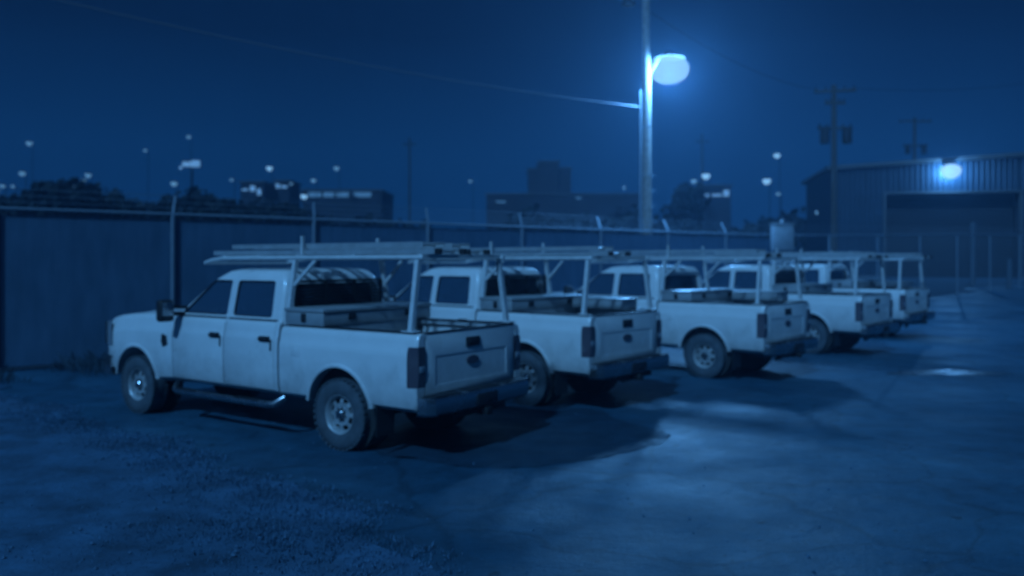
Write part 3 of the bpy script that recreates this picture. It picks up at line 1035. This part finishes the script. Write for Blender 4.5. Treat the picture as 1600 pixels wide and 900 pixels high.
    for s in (1, -1):
        MB().box(.56, .64, *sorted((s * .953, s * .972)), 1.43, 1.535, .008).build('chest_latch', M['black_plastic'], co, 30)
    for y in (-.5, .5):
        MB().box(cx0 - .022, cx0 - .008, y - .06, y + .06, 1.45, 1.53, .004).build('chest_latch', M['black_plastic'], co, 30)
    # side boxes along the far rail
    sb = MB().box(-.75, .24, -.93, -.52, 1.388, 1.53, .012); so = sb.build('side_box', M['diamond_plate'], root, 30)
    MB().box(-.76, .25, -.94, -.51, 1.532, 1.56, .008).build('side_box_lid', M['diamond_plate'], so, 30)
    # ---- ladder rack
    rk = empty('ladder_rack'); rk.parent = root
    for s in (1, -1):
        for x in (-1.02, .96):
            MB().bar((x, s * .89, 1.386), (x + .02, s * .75, 2.16), .055, .055, up=(1, 0, 0)).build('rack_post', M['rack_white'], rk, 0)
            MB().box(x - .09, x + .09, *sorted((s * .82, s * .95)), 1.387, 1.400, .004).build('post_foot', M['rack_white'], rk, 0)
        MB().bar((x, s * .83, 1.72), (x, s * .83, 1.72 + .01), .01)
        MB().bar((.94, s * .80, 1.86), (.62, s * .765, 2.15), .035, .035).build('rack_brace', M['rack_white'], rk, 0)
        MB().tube([(-1.08, s * .75, 2.19), (-1.05, s * .75, 2.19), (2.15, s * .75, 2.19), (2.45, s * .74, 2.185), (2.72, s * .72, 2.155), (2.86, s * .70, 2.125)], .026, 8).build('rack_rail', M['rack_white'], rk, 40)
    for x in (-1.02, .0, .96, 1.7, 2.4):
        MB().bar((x, -.74, 2.205), (x, .74, 2.205), .045, .045).build('rack_crossbar', M['rack_white'], rk, 0)
    MB().bar((2.84, -.70, 2.125), (2.84, .70, 2.125), .04, .04).build('rack_crossbar', M['rack_white'], rk, 0)
    for s in (1, -1):
        MB().bar((.96, s * .66, 2.22), (.96, s * .66, 2.46), .035, .035, up=(1, 0, 0)).build('rack_stop', M['rack_white'], rk, 0)
    return root

truck = make_truck()
# near rear corner of each truck (from the photograph) and its heading
TR = [  # xn', near depth, phi, label
    ((-1.01, 8.77), 34.8, 'white crew cab pickup nearest the camera, whole left flank and both wheels in view'),
    ((1.07, 11.6), 41.0, 'white pickup with ladder rack second from the left, its tailgate right of the nearest truck'),
    ((4.38, 14.5), 43.0, 'white work pickup in the middle of the row of five'),
    ((7.75, 18.5), 44.0, 'white pickup fourth in the row, second from the far right end'),
    ((10.6, 22.5), 45.0, 'farthest and smallest white pickup at the right end of the row'),
]
def truck_frame(N, phi):
    c, s = math.cos(R(phi)), math.sin(R(phi))
    u = Vector((-c, s, 0)); w = Vector((s, c, 0))
    o = Vector((N[0], N[1], 0)) + u * 1.175 + w * 0.98
    return o, math.atan2(u.y, u.x)
trucks = []
drop = []
for i, (N, phi, lab) in enumerate(TR):
    t = truck if i == 0 else copy_tree(truck)
    o, rz = truck_frame(N, phi)
    t.location = o
    t.rotation_euler = (0, 0, rz)
    tag(t, lab, 'pickup truck', 'white work pickups parked side by side along the fence')
    for ch in list(t.children):
        stem = ch.name.split('.')[0]
        if (stem == 'side_box' and i in (0, 3)) or (stem == 'window_guard' and i in (2, 4)):
            for g2 in list(ch.children): drop.append(g2)
            drop.append(ch)
    for ch in t.children:
        if ch.name.startswith('wheel') and ch.type == 'EMPTY' and ch.location.x > 2:
            ch.rotation_euler.z += R((0, 6, -9, 4, 11)[i])
    trucks.append(t)
for o_ in drop:
    bpy.data.objects.remove(o_, do_unlink=True)

# ------------------------------------------------------------------ ladders lying on the racks
def make_ladder(Lr, width, lab, tr, ly, lx0, lz, tilt=0.0, sections=2):
    root = empty('extension_ladder')
    for k in range(sections):
        w = width - k * .07
        z = k * .080
        x0, x1 = (0, Lr) if k == 0 else (.25, Lr - .35)
        for s in (1, -1):
            y = s * w / 2
            mb = MB()
            mb.box(x0, x1, *sorted((y, y - s * .008)), z, z + .056)
            mb.box(x0, x1, *sorted((y - s * .009, y - s * .030)), z, z + .008)
            mb.box(x0, x1, *sorted((y - s * .009, y - s * .030)), z + .049, z + .056)
            mb.build('ladder_rail', M['alu'], root, 0)
        n = int((x1 - x0) / .305)
        rb = MB().tube([(0, -w / 2 + .01, z + .028), (0, w / 2 - .01, z + .028)], .016, 8).mesh('rung')
        rb.materials.append(M['alu']); smooth_mesh(rb, 40)
        for i in range(n):
            o = put(bpy.data.objects.new('rung', rb), root)   # each rung on its own
            o.location = (x0 + .15 + i * .305, 0, 0)
    for s in (1, -1):
        MB().box(-.03, .05, *sorted((s * (width / 2 + .006), s * (width / 2 - .036))), -.004, .060, .006).build('ladder_foot', M['black_plastic'], root, 0)
    m = tr.matrix_basis @ Matrix.Translation((lx0, ly, lz)) @ Matrix.Rotation(tilt, 4, 'Z')
    root.matrix_basis = m
    tag(root, lab, 'ladder', 'aluminium ladders carried on the truck racks')
    return root
bpy.context.view_layer.update()
LZ = 2.2295
make_ladder(3.95, .46, 'ladder on the near side of the nearest truck\'s rack', trucks[0], .42, -1.20, LZ)
make_ladder(3.4, .42, 'ladder on the far side of the nearest truck\'s rack', trucks[0], -.30, -1.02, LZ, .01)
make_ladder(4.2, .46, 'ladder on the rack of the truck second from the left', trucks[1], .38, -1.30, LZ)
make_ladder(4.4, .46, 'ladder on the rack of the middle truck', trucks[2], .40, -1.10, LZ)
make_ladder(4.3, .46, 'near ladder on the rack of the fourth truck', trucks[3], .38, -1.25, LZ, .01)
make_ladder(4.0, .42, 'far ladder on the rack of the fourth truck', trucks[3], -.32, -1.2, LZ)
make_ladder(4.6, .46, 'ladder on the rack of the farthest truck at the right', trucks[4], .2, -1.55, LZ)

# ================================================================== lit utility pole in the yard
LP = px(1009, 29.6)
LAMP_Z = px(1040, 104, 29.3).z
lp = empty('utility_pole', (LP.x, LP.y, 0))
tag(lp, 'pale wooden utility pole with conduit, standing behind the trucks under the yard lamp', 'pole')
MB().tube([(0.06, 0, -.3), (0.03, 0, 5), (0.0, 0, 13.6)], [.20, .175, .135], 16).build('shaft', M['wood_pole'], lp, 40)
MB().tube([(-.20, -.13, 0), (-.21, -.12, 5), (-.22, -.10, LAMP_Z - .8)], .055, 10).build('conduit', M['galv'], lp, 40)
for z in (3.4, 5.2, 6.9):
    MB().bar((-.28, -.10, z), (.2, -.17, z + .02), .03, .05).build('conduit_strap', M['galv'], lp, 0)
MB().bar((-1.25, -.18, 11.72), (1.2, -.18, 11.86), .10, .13).build('crossarm', M['dark_wood'], lp, 0)
for x in (-1.1, -.55, .6, 1.05):
    MB().lathe([(0, .03), (.05, .06), (.09, .045), (.13, .06), (.17, .02)], 10, 'Z', (x, -.18, 11.80)).build('insulator', M['concrete'], lp, 40)
tr_ = MB().lathe([(0, .20), (.02, .24), (.72, .24), (.76, .2), (.80, .05)], 18, 'Z', (-.62, -.05, 11.20)); tr_.build('transformer', M['dark_metal'], lp, 40)
for k in range(5):
    MB().tube([(.16, 0, 3 + k * .55), (.34, 0, 3 + k * .55)], .012, 6).build('climbing_step', M['galv'], lp, 0)

yl = empty('yard_lamp', (LP.x, LP.y - .05, LAMP_Z))
tag(yl, 'glowing dusk-to-dawn yard lamp on an arm of the pale utility pole', 'lamp')
MB().tube([(.10, 0, -.28), (.25, -.03, -.02), (.45, -.08, .36), (.80, -.12, .44)], .03, 8).build('lamp_arm', M['galv'], yl, 40)
MB().lathe([(.24, .05), (.26, .12), (.18, .20), (.10, .42), (.03, .56), (.0, .57), (.04, .42), (.06, .0)], 28, 'Z', (.80, -.12, .30)).build('lamp_hood', M['dark_metal'], yl, 40)
bowl = MB().lathe([(.33, .40), (.24, .56), (.08, .67), (-.08, .70), (-.26, .66), (-.42, .53), (-.54, .30), (-.58, .0)], 28, 'Z', (.80, -.12, 0)).build('lamp_bowl', M['lamp_glow'], yl, 60)
ld = bpy.data.lights.new('yard_lamp_light', 'POINT')
ld.energy = YARD_POWER; ld.color = LAMP_COL; ld.shadow_soft_size = .55
lo = bpy.data.objects.new('yard_lamp_light', ld)
COL.objects.link(lo); lo.parent = yl; lo.location = (.80, -.12, -.20)

# wires
def wire(p, q, sag, lab, mat, r=.012, grp='overhead wires'):
    p, q = Vector(p), Vector(q)
    mb = MB()
    pts = []
    for k in range(25):
        t = k / 24
        c = p.lerp(q, t); c.z -= sag * 4 * t * (1 - t)
        pts.append(c)
    mb.tube(pts, r, 6)
    o = mb.build('overhead_wire', mat, None, 40)
    tag(o, lab, 'wire', grp)
ptop = Vector((LP.x - .15, LP.y - .1, px(997, 168, LP.y).z))
wire(ptop, px(-160, -60, 19.0), .35, 'thin service wire sloping from upper left down to the lamp pole', M['service_wire'], .014)

# ================================================================== dark utility poles by the warehouse
def dark_pole(xp, depth, ytop, lab, arms, cans, lit=False):
    p = px(xp, depth); gz = ground_z(p.x, p.y)
    ztop = px(xp, ytop, depth).z - gz
    o = empty('utility_pole', (p.x, p.y, gz))
    tag(o, lab, 'pole')
    MB().tube([(0, 0, -.3), (0, 0, ztop + .25)], [.19, .14], 12).build('shaft', M['dark_wood'], o, 40)
    for (yy_, half, tl) in arms:
        z = px(xp, yy_, depth).z - gz
        MB().bar((-half, -.16, z - tl), (half, -.16, z + tl), .11, .15).build('crossarm', M['dark_wood'], o, 0)
        for f in (-.9, -.45, .45, .9):
            MB().lathe([(0, .03), (.06, .06), (.12, .045), (.18, .02)], 8, 'Z', (f * half, -.16, z + tl * f + .07)).build('insulator', M['dark_metal'], o, 40)
    for (dx, yy_) in cans:
        z = px(xp, yy_, depth).z - gz
        MB().lathe([(-.45, .2), (-.42, .26), (.40, .26), (.44, .2), (.50, .04)], 14, 'Z', (dx, -.28, z)).build('transformer', M['dark_metal'], o, 40)
    return o, p, gz
dark_pole(1303, 46.0, 140, 'tall dark utility pole with two crossarms left of the warehouse', [(143, 1.15, .05), (162, .55, 0), (201, .95, 0)], [(-.62, 213), (.62, 213)])
dark_pole(1429, 82.0, 188, 'fainter far utility pole rising behind the warehouse roof', [(190, 1.6, 0), (228, 1.2, 0)], [(-.8, 234), (.8, 234)])
dark_pole(1097, 120.0, 212, 'thin distant pole above the lit low building', [(222, .9, 0)], [])
dark_pole(640, 120.0, 218, 'thin distant pole near the centre of the skyline', [(226, .9, 0)], [])

# wires between the dark poles and out of view
def zat(xp, yp, d): return px(xp, yp, d)
wire(zat(1275, 140, 45.9), zat(1000, 8, 29.5), .5, 'upper dark cable between the lamp pole and the dark pole', M['wire'], .012)
wire(zat(1335, 138, 45.9), zat(1700, 110, 60), .6, 'dark cable running right from the tall dark pole', M['wire'], .012)

# ================================================================== pale cabinet on a post beside the fence
cp = px(1222, 30.2)
cb = empty('electrical_cabinet', (cp.x, cp.y, ground_z(cp.x, cp.y)))
tag(cb, 'pale electrical cabinet raised on a stand, showing above the racks of the far trucks', 'cabinet')
z0 = px(1222, 392, cp.y).z - cb.location.z; z1 = px(1222, 349, cp.y).z - cb.location.z
MB().box(-.36, .36, -.22, .22, z0, z1 - .05, .015).build('housing', M['cabinet'], cb, 35)
MB().box(-.39, .39, -.26, .25, z1 - .048, z1, .012).build('hood', M['cabinet'], cb, 35)
MB().box(-.32, .32, -.236, -.221, z0 + .05, z1 - .12, .004).build('door', M['cabinet'], cb, 35)
MB().lathe([(0, .07), (.08, .07), (.14, .05), (.16, .0)], 12, 'Z', (0, 0, z1)).build('vent_cap', M['cabinet'], cb, 40)
for x in (-.28, .28):
    MB().box(x - .05, x + .05, -.06, .06, -.1, z0).build('stand_leg', M['galv'], cb, 0)

# ================================================================== metal warehouse at the right
WY = 66.0
def wx(xp): return (xp - 800) / FPX * WY
def wz(yp): return CAM_H + (HORIZON - yp) / FPX * WY
WROT = R(-11)
wh = empty('metal_warehouse', (wx(1450), WY, .55), WROT)
tag(wh, 'corrugated metal warehouse with a wide dark doorway and a lamp above it', 'warehouse')
ox = wx(1450)
X0 = (wx(1313) - ox) * 1.045
X1 = X0 + 42.0
D0, D1 = wx(1388) - ox, wx(1581) - ox
ZD = wz(302) - .55
ze = wz(263) - .55; slope = (wz(248) - wz(263)) / (wx(1600) - wx(1313))
XM = (X0 + X1) / 2
def roof_at(x): return ze + slope * (min(x, 2 * XM - x) - X0)
def corr(x0, x1, zb, ztop, name):
    """trapezoid corrugation along x"""
    mb = MB(); prof = []
    x = x0; pitch = .40
    while x < x1 - 1e-4:
        for f, d in ((0, 0), (.55, 0), (.68, -.07), (.87, -.07)):
            if x + f * pitch < x1: prof.append((x + f * pitch, d))
        x += pitch
    prof.append((x1, 0))
    top = [(a, d, ztop(a)) for a, d in prof]; bot = [(a, d, zb) for a, d in prof]
    mb.loft([bot, top], cap=False, closed=False)
    return mb.build(name, M['corrugated'], wh, 0)
corr(X0, D0, .4, roof_at, 'wall_panel')
corr(D0, D1, ZD, roof_at, 'wall_panel')
corr(D1, XM, .4, roof_at, 'wall_panel'); corr(XM, X1, .4, roof_at, 'wall_panel')
bd = MB()
for a, c in ((X0, D0), (D1, X1)):
    bd.box(a, c, .02, .30, .0, .40)
bd.build('concrete_base', M['concrete'], wh, 0)
sd = MB()
for x in (X0, X1):
    sd.add([(x, .01, 0), (x, 13, 0), (x, 13, roof_at(x)), (x, .01, roof_at(x))], [(0, 1, 2, 3)])
sd.add([(X0, 13, 0), (X1, 13, 0), (X1, 13, roof_at(X1)), (XM, 13, roof_at(XM)), (X0, 13, roof_at(X0))], [(0, 1, 2, 3, 4)])
sd.build('side_wall', M['corrugated'], wh, 0)
rf = MB()
for a, c in ((X0 - .4, XM), (XM, X1 + .4)):
    za = roof_at(max(a, X0)) + .05 - (slope * .4 if a < X0 else 0); zc = roof_at(min(c, X1)) + .05 - (slope * .4 if c > X1 else 0)
    rf.loft([[(a, -.45, za), (c, -.45, zc), (c, -.45, zc + .28), (a, -.45, za + .28)], [(a, 13.4, za), (c, 13.4, zc), (c, 13.4, zc + .28), (a, 13.4, za + .28)]])
rf.build('roof', M['roof_metal'], wh, 0)
dr = MB()   # a recess with the dark roll-up door set back in it
dr.box(D0, D1, 1.2, 1.3, 0, ZD + .2)
dr.box(D0 - .02, D0 + .04, .05, 1.2, 0, ZD); dr.box(D1 - .04, D1 + .02, .05, 1.2, 0, ZD); dr.box(D0, D1, .05, 1.2, ZD + .01, ZD + .1)
dr.build('roll_up_door', M['dark_interior'], wh, 0)
fr = MB(); fr.box(D0 - .18, D0, -.12, .04, 0, ZD + .16); fr.box(D1, D1 + .18, -.12, .04, 0, ZD + .16); fr.box(D0, D1, -.12, .04, ZD, ZD + .16)
fr.build('door_frame', M['roof_metal'], wh, 0)
MB().box(X0 - .05, X0 + .15, -.10, .05, .0, ze - .1).build('corner_trim', M['roof_metal'], wh, 0)
LX = wx(1478) - ox; LZ2 = wz(262) - .55
wl = empty('wall_lamp', (wx(1450) + LX * math.cos(WROT) + .10 * math.sin(WROT), WY + LX * math.sin(WROT) - .10 * math.cos(WROT), wz(266)), WROT)
tag(wl, 'bright lamp fixed to the warehouse wall above the dark doorway', 'lamp')
MB().box(-.34, .34, -.80, .04, .325, .50, .05).build('lamp_housing', M['dark_metal'], wl, 35)
MB().lathe([(.20, .0), (.18, .35), (.0, .66), (-.30, .74), (-.62, .62), (-.84, .34), (-.90, 0)], 20, 'Z', (0, -.78, .12)).build('lamp_lens', M['wall_lamp_glow'], wl, 50)
wd = bpy.data.lights.new('wall_lamp_light', 'POINT'); wd.energy = WALL_POWER; wd.color = LAMP_COL; wd.shadow_soft_size = .12
wlo = bpy.data.objects.new('wall_lamp_light', wd); COL.objects.link(wlo); wlo.parent = wl; wlo.location = (0, -.78, -.20)

# two bollards / gate posts before the warehouse
for xp, d, yt, lab in ((1520, 53.0, 350, 'tall pale gate post in front of the dark doorway'), (1577, 50.0, 407, 'short pale bollard near the right edge before the warehouse')):
    p = px(xp, d); gz = ground_z(p.x, p.y); zt = px(xp, yt, d).z - gz
    o = empty('gate_post' if yt < 400 else 'bollard', (p.x, p.y, gz)); tag(o, lab, 'post')
    MB().tube([(0, 0, -.1), (0, 0, zt)], .14, 14).build('shaft', M['post_paint'], o, 40)
    MB().lathe([(zt, .145), (zt + .06, .12), (zt + .11, .05), (zt + .12, 0)], 14, 'Z').build('cap', M['post_paint'], o, 40)

# ================================================================== trees
def make_crown(rx, rz, n, seed, leaf=.5):
    rnd = random.Random(seed)
    lobes = [(rnd.uniform(-.55, .55) * rx, rnd.uniform(-.5, .5) * rx, rnd.uniform(-.45, .55) * rz, rnd.uniform(.35, .6)) for _ in range(14)]
    mb = MB()
    for _ in range(n):
        lx, ly, lz, lr = rnd.choice(lobes)
        d = Vector((rnd.gauss(0, 1), rnd.gauss(0, 1), rnd.gauss(0, 1))).normalized() * (rnd.random() ** .4)
        c = Vector((lx + d.x * lr * rx, ly + d.y * lr * rx, lz + d.z * lr * rz))
        a = Vector((rnd.gauss(0, 1), rnd.gauss(0, 1), rnd.gauss(0, 1))).normalized()
        s = a.orthogonal().normalized(); t = a.cross(s)
        l = leaf * rnd.uniform(.5, 1.2)
        mb.v += [tuple(c - s * l * .5), tuple(c + t * l * .3), tuple(c + s * l * .5), tuple(c - t * l * .3)]
        o = len(mb.v) - 4
        mb.f.append((o, o + 1, o + 2, o + 3))
    return mb.mesh('crown', fix=False)
def tree(xp, depth, ytop, rx, lab, seed, grp=None, cat='tree', n=2600):
    p = px(xp, depth); gz = ground_z(p.x, p.y)
    h = px(xp, ytop, depth).z - gz
    rz = h * .42
    o = empty('tree', (p.x, p.y, gz)); tag(o, lab, cat, grp)
    cr = mesh_obj('crown', make_crown(rx, rz * .72, n, seed, .55 + h * .03), M['leaf'], o, 0)
    cr.location = (0, 0, h - rz * .95)
    t = MB(); t.tube([(0, 0, -.2), (.1, 0, h * .3), (-.1, .1, h * .62)], [.28, .2, .08], 8)
    rnd = random.Random(seed + 50)
    for k in range(5):
        a = k * 1.3 + rnd.random()
        t.tube([(.08, 0, h * (.28 + .05 * k)), (math.cos(a) * rx * .4, math.sin(a) * rx * .4, h * (.48 + .06 * k))], [.11, .03], 6)
    t.build('trunk', M['bark'], o, 40)
    return o
tree(80, 78, 262, 5.2, 'round dark tree on the skyline at far left', 11, n=4200)
tree(332, 74, 276, 4.6, 'round dark tree below the lit sign', 12, n=4200)
tree(150, 84, 298, 4.0, 'low dark tree right of the far left round tree', 13)
tree(236, 82, 292, 3.8, 'low dark tree between the two round dark trees', 14)
tree(1066, 96, 268, 2.6, 'narrow dark tree just right of the lamp pole on the skyline', 15)
tree(432, 80, 302, 3.4, 'low bushy tree below the lit buildings left of centre', 16)
# the far-off wood reads as one mass
mb = MB()
rnd = random.Random(5)
for _ in range(15000):
    d = rnd.uniform(84, 100)
    x = rnd.uniform(-75, 62)
    top = 5.6 + .9 * math.sin(x * .21) + .7 * math.sin(x * .47 + 1) + .5 * math.sin(x * 1.13) + rnd.gauss(0, .3)
    if x > 10: top += .3
    z = .4 + (top) * rnd.random() ** .65
    c = Vector((x, d, z))
    a = Vector((rnd.gauss(0, 1), rnd.gauss(0, 1), rnd.gauss(0, 1))).normalized()
    s = a.orthogonal().normalized(); t = a.cross(s); l = rnd.uniform(.5, 1.3)
    o = len(mb.v)
    mb.v += [tuple(c - s * l * .5), tuple(c + t * l * .4), tuple(c + s * l * .5), tuple(c - t * l * .4)]
    mb.f.append((o, o + 1, o + 2, o + 3))
g = mb.build('far_wood', M['leaf'], None, 0, fix=False)
tag(g, 'dark band of far-off trees along the horizon', 'woods', kind='stuff')

# ================================================================== far lamps and buildings
def far_lamp(xp, yp, d, size, lab, bright=True):
    p = px(xp, d); gz = ground_z(p.x, p.y); z = px(xp, yp, d).z - gz
    o = empty('street_lamp', (p.x, p.y, gz)); tag(o, lab, 'street lamp', 'lit lamps on the far skyline')
    MB().tube([(.45, .1, -.2), (.45, .1, z - .1), (.25, .05, z + size * .45)], [.07, .05, .04], 8).build('post', M['dark_metal'], o, 40)
    MB().lathe([(size * .40, .05), (size * .36, size * .35), (size * .24, size * .5), (size * .20, .0)], 14, 'Z', (0, 0, z)).build('lamp_hood', M['dark_metal'], o, 40)
    MB().lathe([(size * .19, .0), (size * .19, size * .46), (-size * .1, size * .45), (-size * .35, size * .25), (-size * .42, 0)], 14, 'Z', (0, 0, z)).build('lamp_globe', M['far_lamp' if bright else 'far_lamp_dim'], o, 60)
FL = [(46, 224, 140, 1.1, 'highest far lamp at the left edge of the skyline', 0), (35, 271, 125, 1.0, 'far lamp left of the round dark tree', 0), (138, 274, 130, 1.0, 'upper of the paired far lamps right of the round dark tree', 0),
      (131, 282, 130, .8, 'lower of the paired far lamps right of the round dark tree', 0), (119, 292, 125, .8, 'dim far lamp low beside the round dark tree', 0), (227, 235, 150, .7, 'tiny faint lamp high left of the lit sign', 0),
      (295, 214, 160, .9, 'faint far lamp above the lit sign', 0), (272, 287, 118, 1.0, 'far lamp left of the dark tree under the lit sign', 0), (421, 263, 130, 1.0, 'single bright far lamp above the lit low buildings', 1),
      (490, 282, 135, .9, 'far lamp left of the long low building', 0), (475, 307, 118, 1.0, 'far lamp at the left end of the long low building', 1), (526, 263, 140, 1.0, 'far lamp over the right end of the long low building', 0),
      (1103, 275, 112, 1.2, 'bright far lamp above the lit low building right of the lamp pole', 1), (1084, 283, 115, .9, 'dimmer far lamp left of the bright one by the lamp pole', 0),
      (1214, 243, 130, 1.1, 'highest far lamp between lamp pole and dark pole', 1), (1198, 283, 115, 1.2, 'lower far lamp between lamp pole and dark pole', 1), (1280, 289, 118, .9, 'far lamp just left of the tall dark pole', 0),
      (4, 291, 122, .8, 'far lamp at the very left edge of the picture', 0), (20, 291, 128, .6, 'faint far lamp just in from the left edge', 0),
      (362, 281, 130, .6, 'faint far lamp between the dark tree and the floodlit building', 0), (455, 287, 140, .6, 'faint far lamp right of the little lit building', 0),
      (735, 283, 150, .7, 'faint far lamp left of the square tower block', 0), (975, 293, 136, .6, 'faint far lamp just left of the lamp pole', 0), (1216, 303, 112, .6, 'small low far lamp under the highest one right of the lamp pole', 0),
      (1279, 332, 74, .6, 'low lamp left of the foot of the tall dark pole', 0)]
for a in FL:
    far_lamp(*a)

def building(xa, xb, ytop, d, depth, wallmat, lab, wins, winmat, roof=True, name='low_building'):
    pa, pb = px(xa, d), px(xb, d)
    cx = (pa.x + pb.x) / 2; gz = ground_z(cx, d)
    o = empty(name, (cx, d, gz)); tag(o, lab, 'building')
    hw = (pb.x - pa.x) / 2; h = px(xa, ytop, d).z - gz
    MB().box(-hw, hw, 0, depth, -.2, h).build('wall', M[wallmat], o, 0)
    MB().box(-hw - .25, hw + .25, -.3, depth + .25, h, h + .35).build('roof', M['roof_metal'], o, 0)
    for (x0, x1, y0, y1) in wins:
        q0 = px(x0, y0, d); q1 = px(x1, y1, d)
        w = MB().box(q0.x - cx - .1, q1.x - cx + .1, -.06, .0, q1.z - gz - .1, q0.z - gz + .1).build('window', M['dark_metal'], o, 0)
        MB().box(q0.x - cx, q1.x - cx, -.09, -.062, q1.z - gz, q0.z - gz).build('pane', M[winmat], w, 0)
    return o
building(376, 412, 286, 150, 10, 'far_wall', 'small floodlit building left of centre on the skyline', [(378, 388, 295, 298), (391, 399, 290, 299), (402, 408, 295, 305)], 'far_window')
building(430, 452, 284, 155, 8, 'far_wall', 'little lit building right of the single bright lamp', [(431, 437, 287, 294), (439, 449, 290, 294)], 'far_window')
building(472, 596, 299, 145, 14, 'far_wall', 'long low building with a dimly lit front', [(482, 502, 300, 308), (505, 522, 300, 308), (526, 545, 300, 308), (552, 580, 300, 308)], 'far_window_dim')
building(1098, 1142, 292, 128, 10, 'far_wall', 'low lit building right of the lamp pole', [(1101, 1109, 303, 308), (1112, 1127, 303, 307), (1130, 1139, 297, 307)], 'far_window')
building(842, 873, 254, 150, 10, 'far_dark_wall', 'dark square tower block on the skyline near the centre', [], 'far_window', name='tower_block')
building(826, 841, 266, 151, 8, 'far_dark_wall', 'lower dark wing left of the square tower block', [], 'far_window', name='tower_wing')
building(874, 892, 264, 151, 8, 'far_dark_wall', 'lower dark wing right of the square tower block', [], 'far_window', name='tower_wing')
building(760, 1000, 305, 140, 12, 'far_dark_wall', 'long dark shed below the square tower block', [(775, 790, 314, 317), (900, 908, 308, 311)], 'far_window_dim', name='long_shed')

# lit sign on a mast
d = 120.0
p = px(299, d); gz = ground_z(p.x, p.y)
o = empty('lit_sign', (p.x, p.y, gz)); tag(o, 'bright lit sign board on a mast above the dark tree at left', 'sign')
zc = px(299, 256, d).z - gz
MB().tube([(0, .2, -.2), (0, .2, zc)], [.22, .15], 10).build('mast', M['dark_metal'], o, 40)
MB().box(-1.35, 1.35, -.05, .25, zc - .55, zc + .55, .05).build('sign_frame', M['dark_metal'], o, 35)
MB().box(-1.28, -.1, -.09, -.052, zc - .40, zc + .30).build('sign_face', M['far_window'], o, 0)
MB().box(-.06, 1.28, -.09, -.052, zc - .48, zc + .48).build('sign_face', M['far_window'], o, 0)
MB().box(-1.75, -1.36, -.05, .2, zc - .75, zc - .35).build('sign_face', M['far_window'], o, 0)

# ================================================================== night haze
hz = MB().box(-210, 210, -30, 230, -1.2, 62)
hm = bpy.data.materials.new('night_haze'); hm.use_nodes = True
t = hm.node_tree
for n in list(t.nodes): t.nodes.remove(n)
ov = t.nodes.new('ShaderNodeOutputMaterial'); pv = t.nodes.new('ShaderNodeVolumePrincipled')
pv.inputs['Color'].default_value = (0.40, 0.68, 1.0, 1)
pv.inputs['Density'].default_value = 0.0026
pv.inputs['Anisotropy'].default_value = 0.6
t.links.new(pv.outputs[0], ov.inputs['Volume'])
ho = hz.build('haze', hm, None, 0)
tag(ho, kind='stuff')
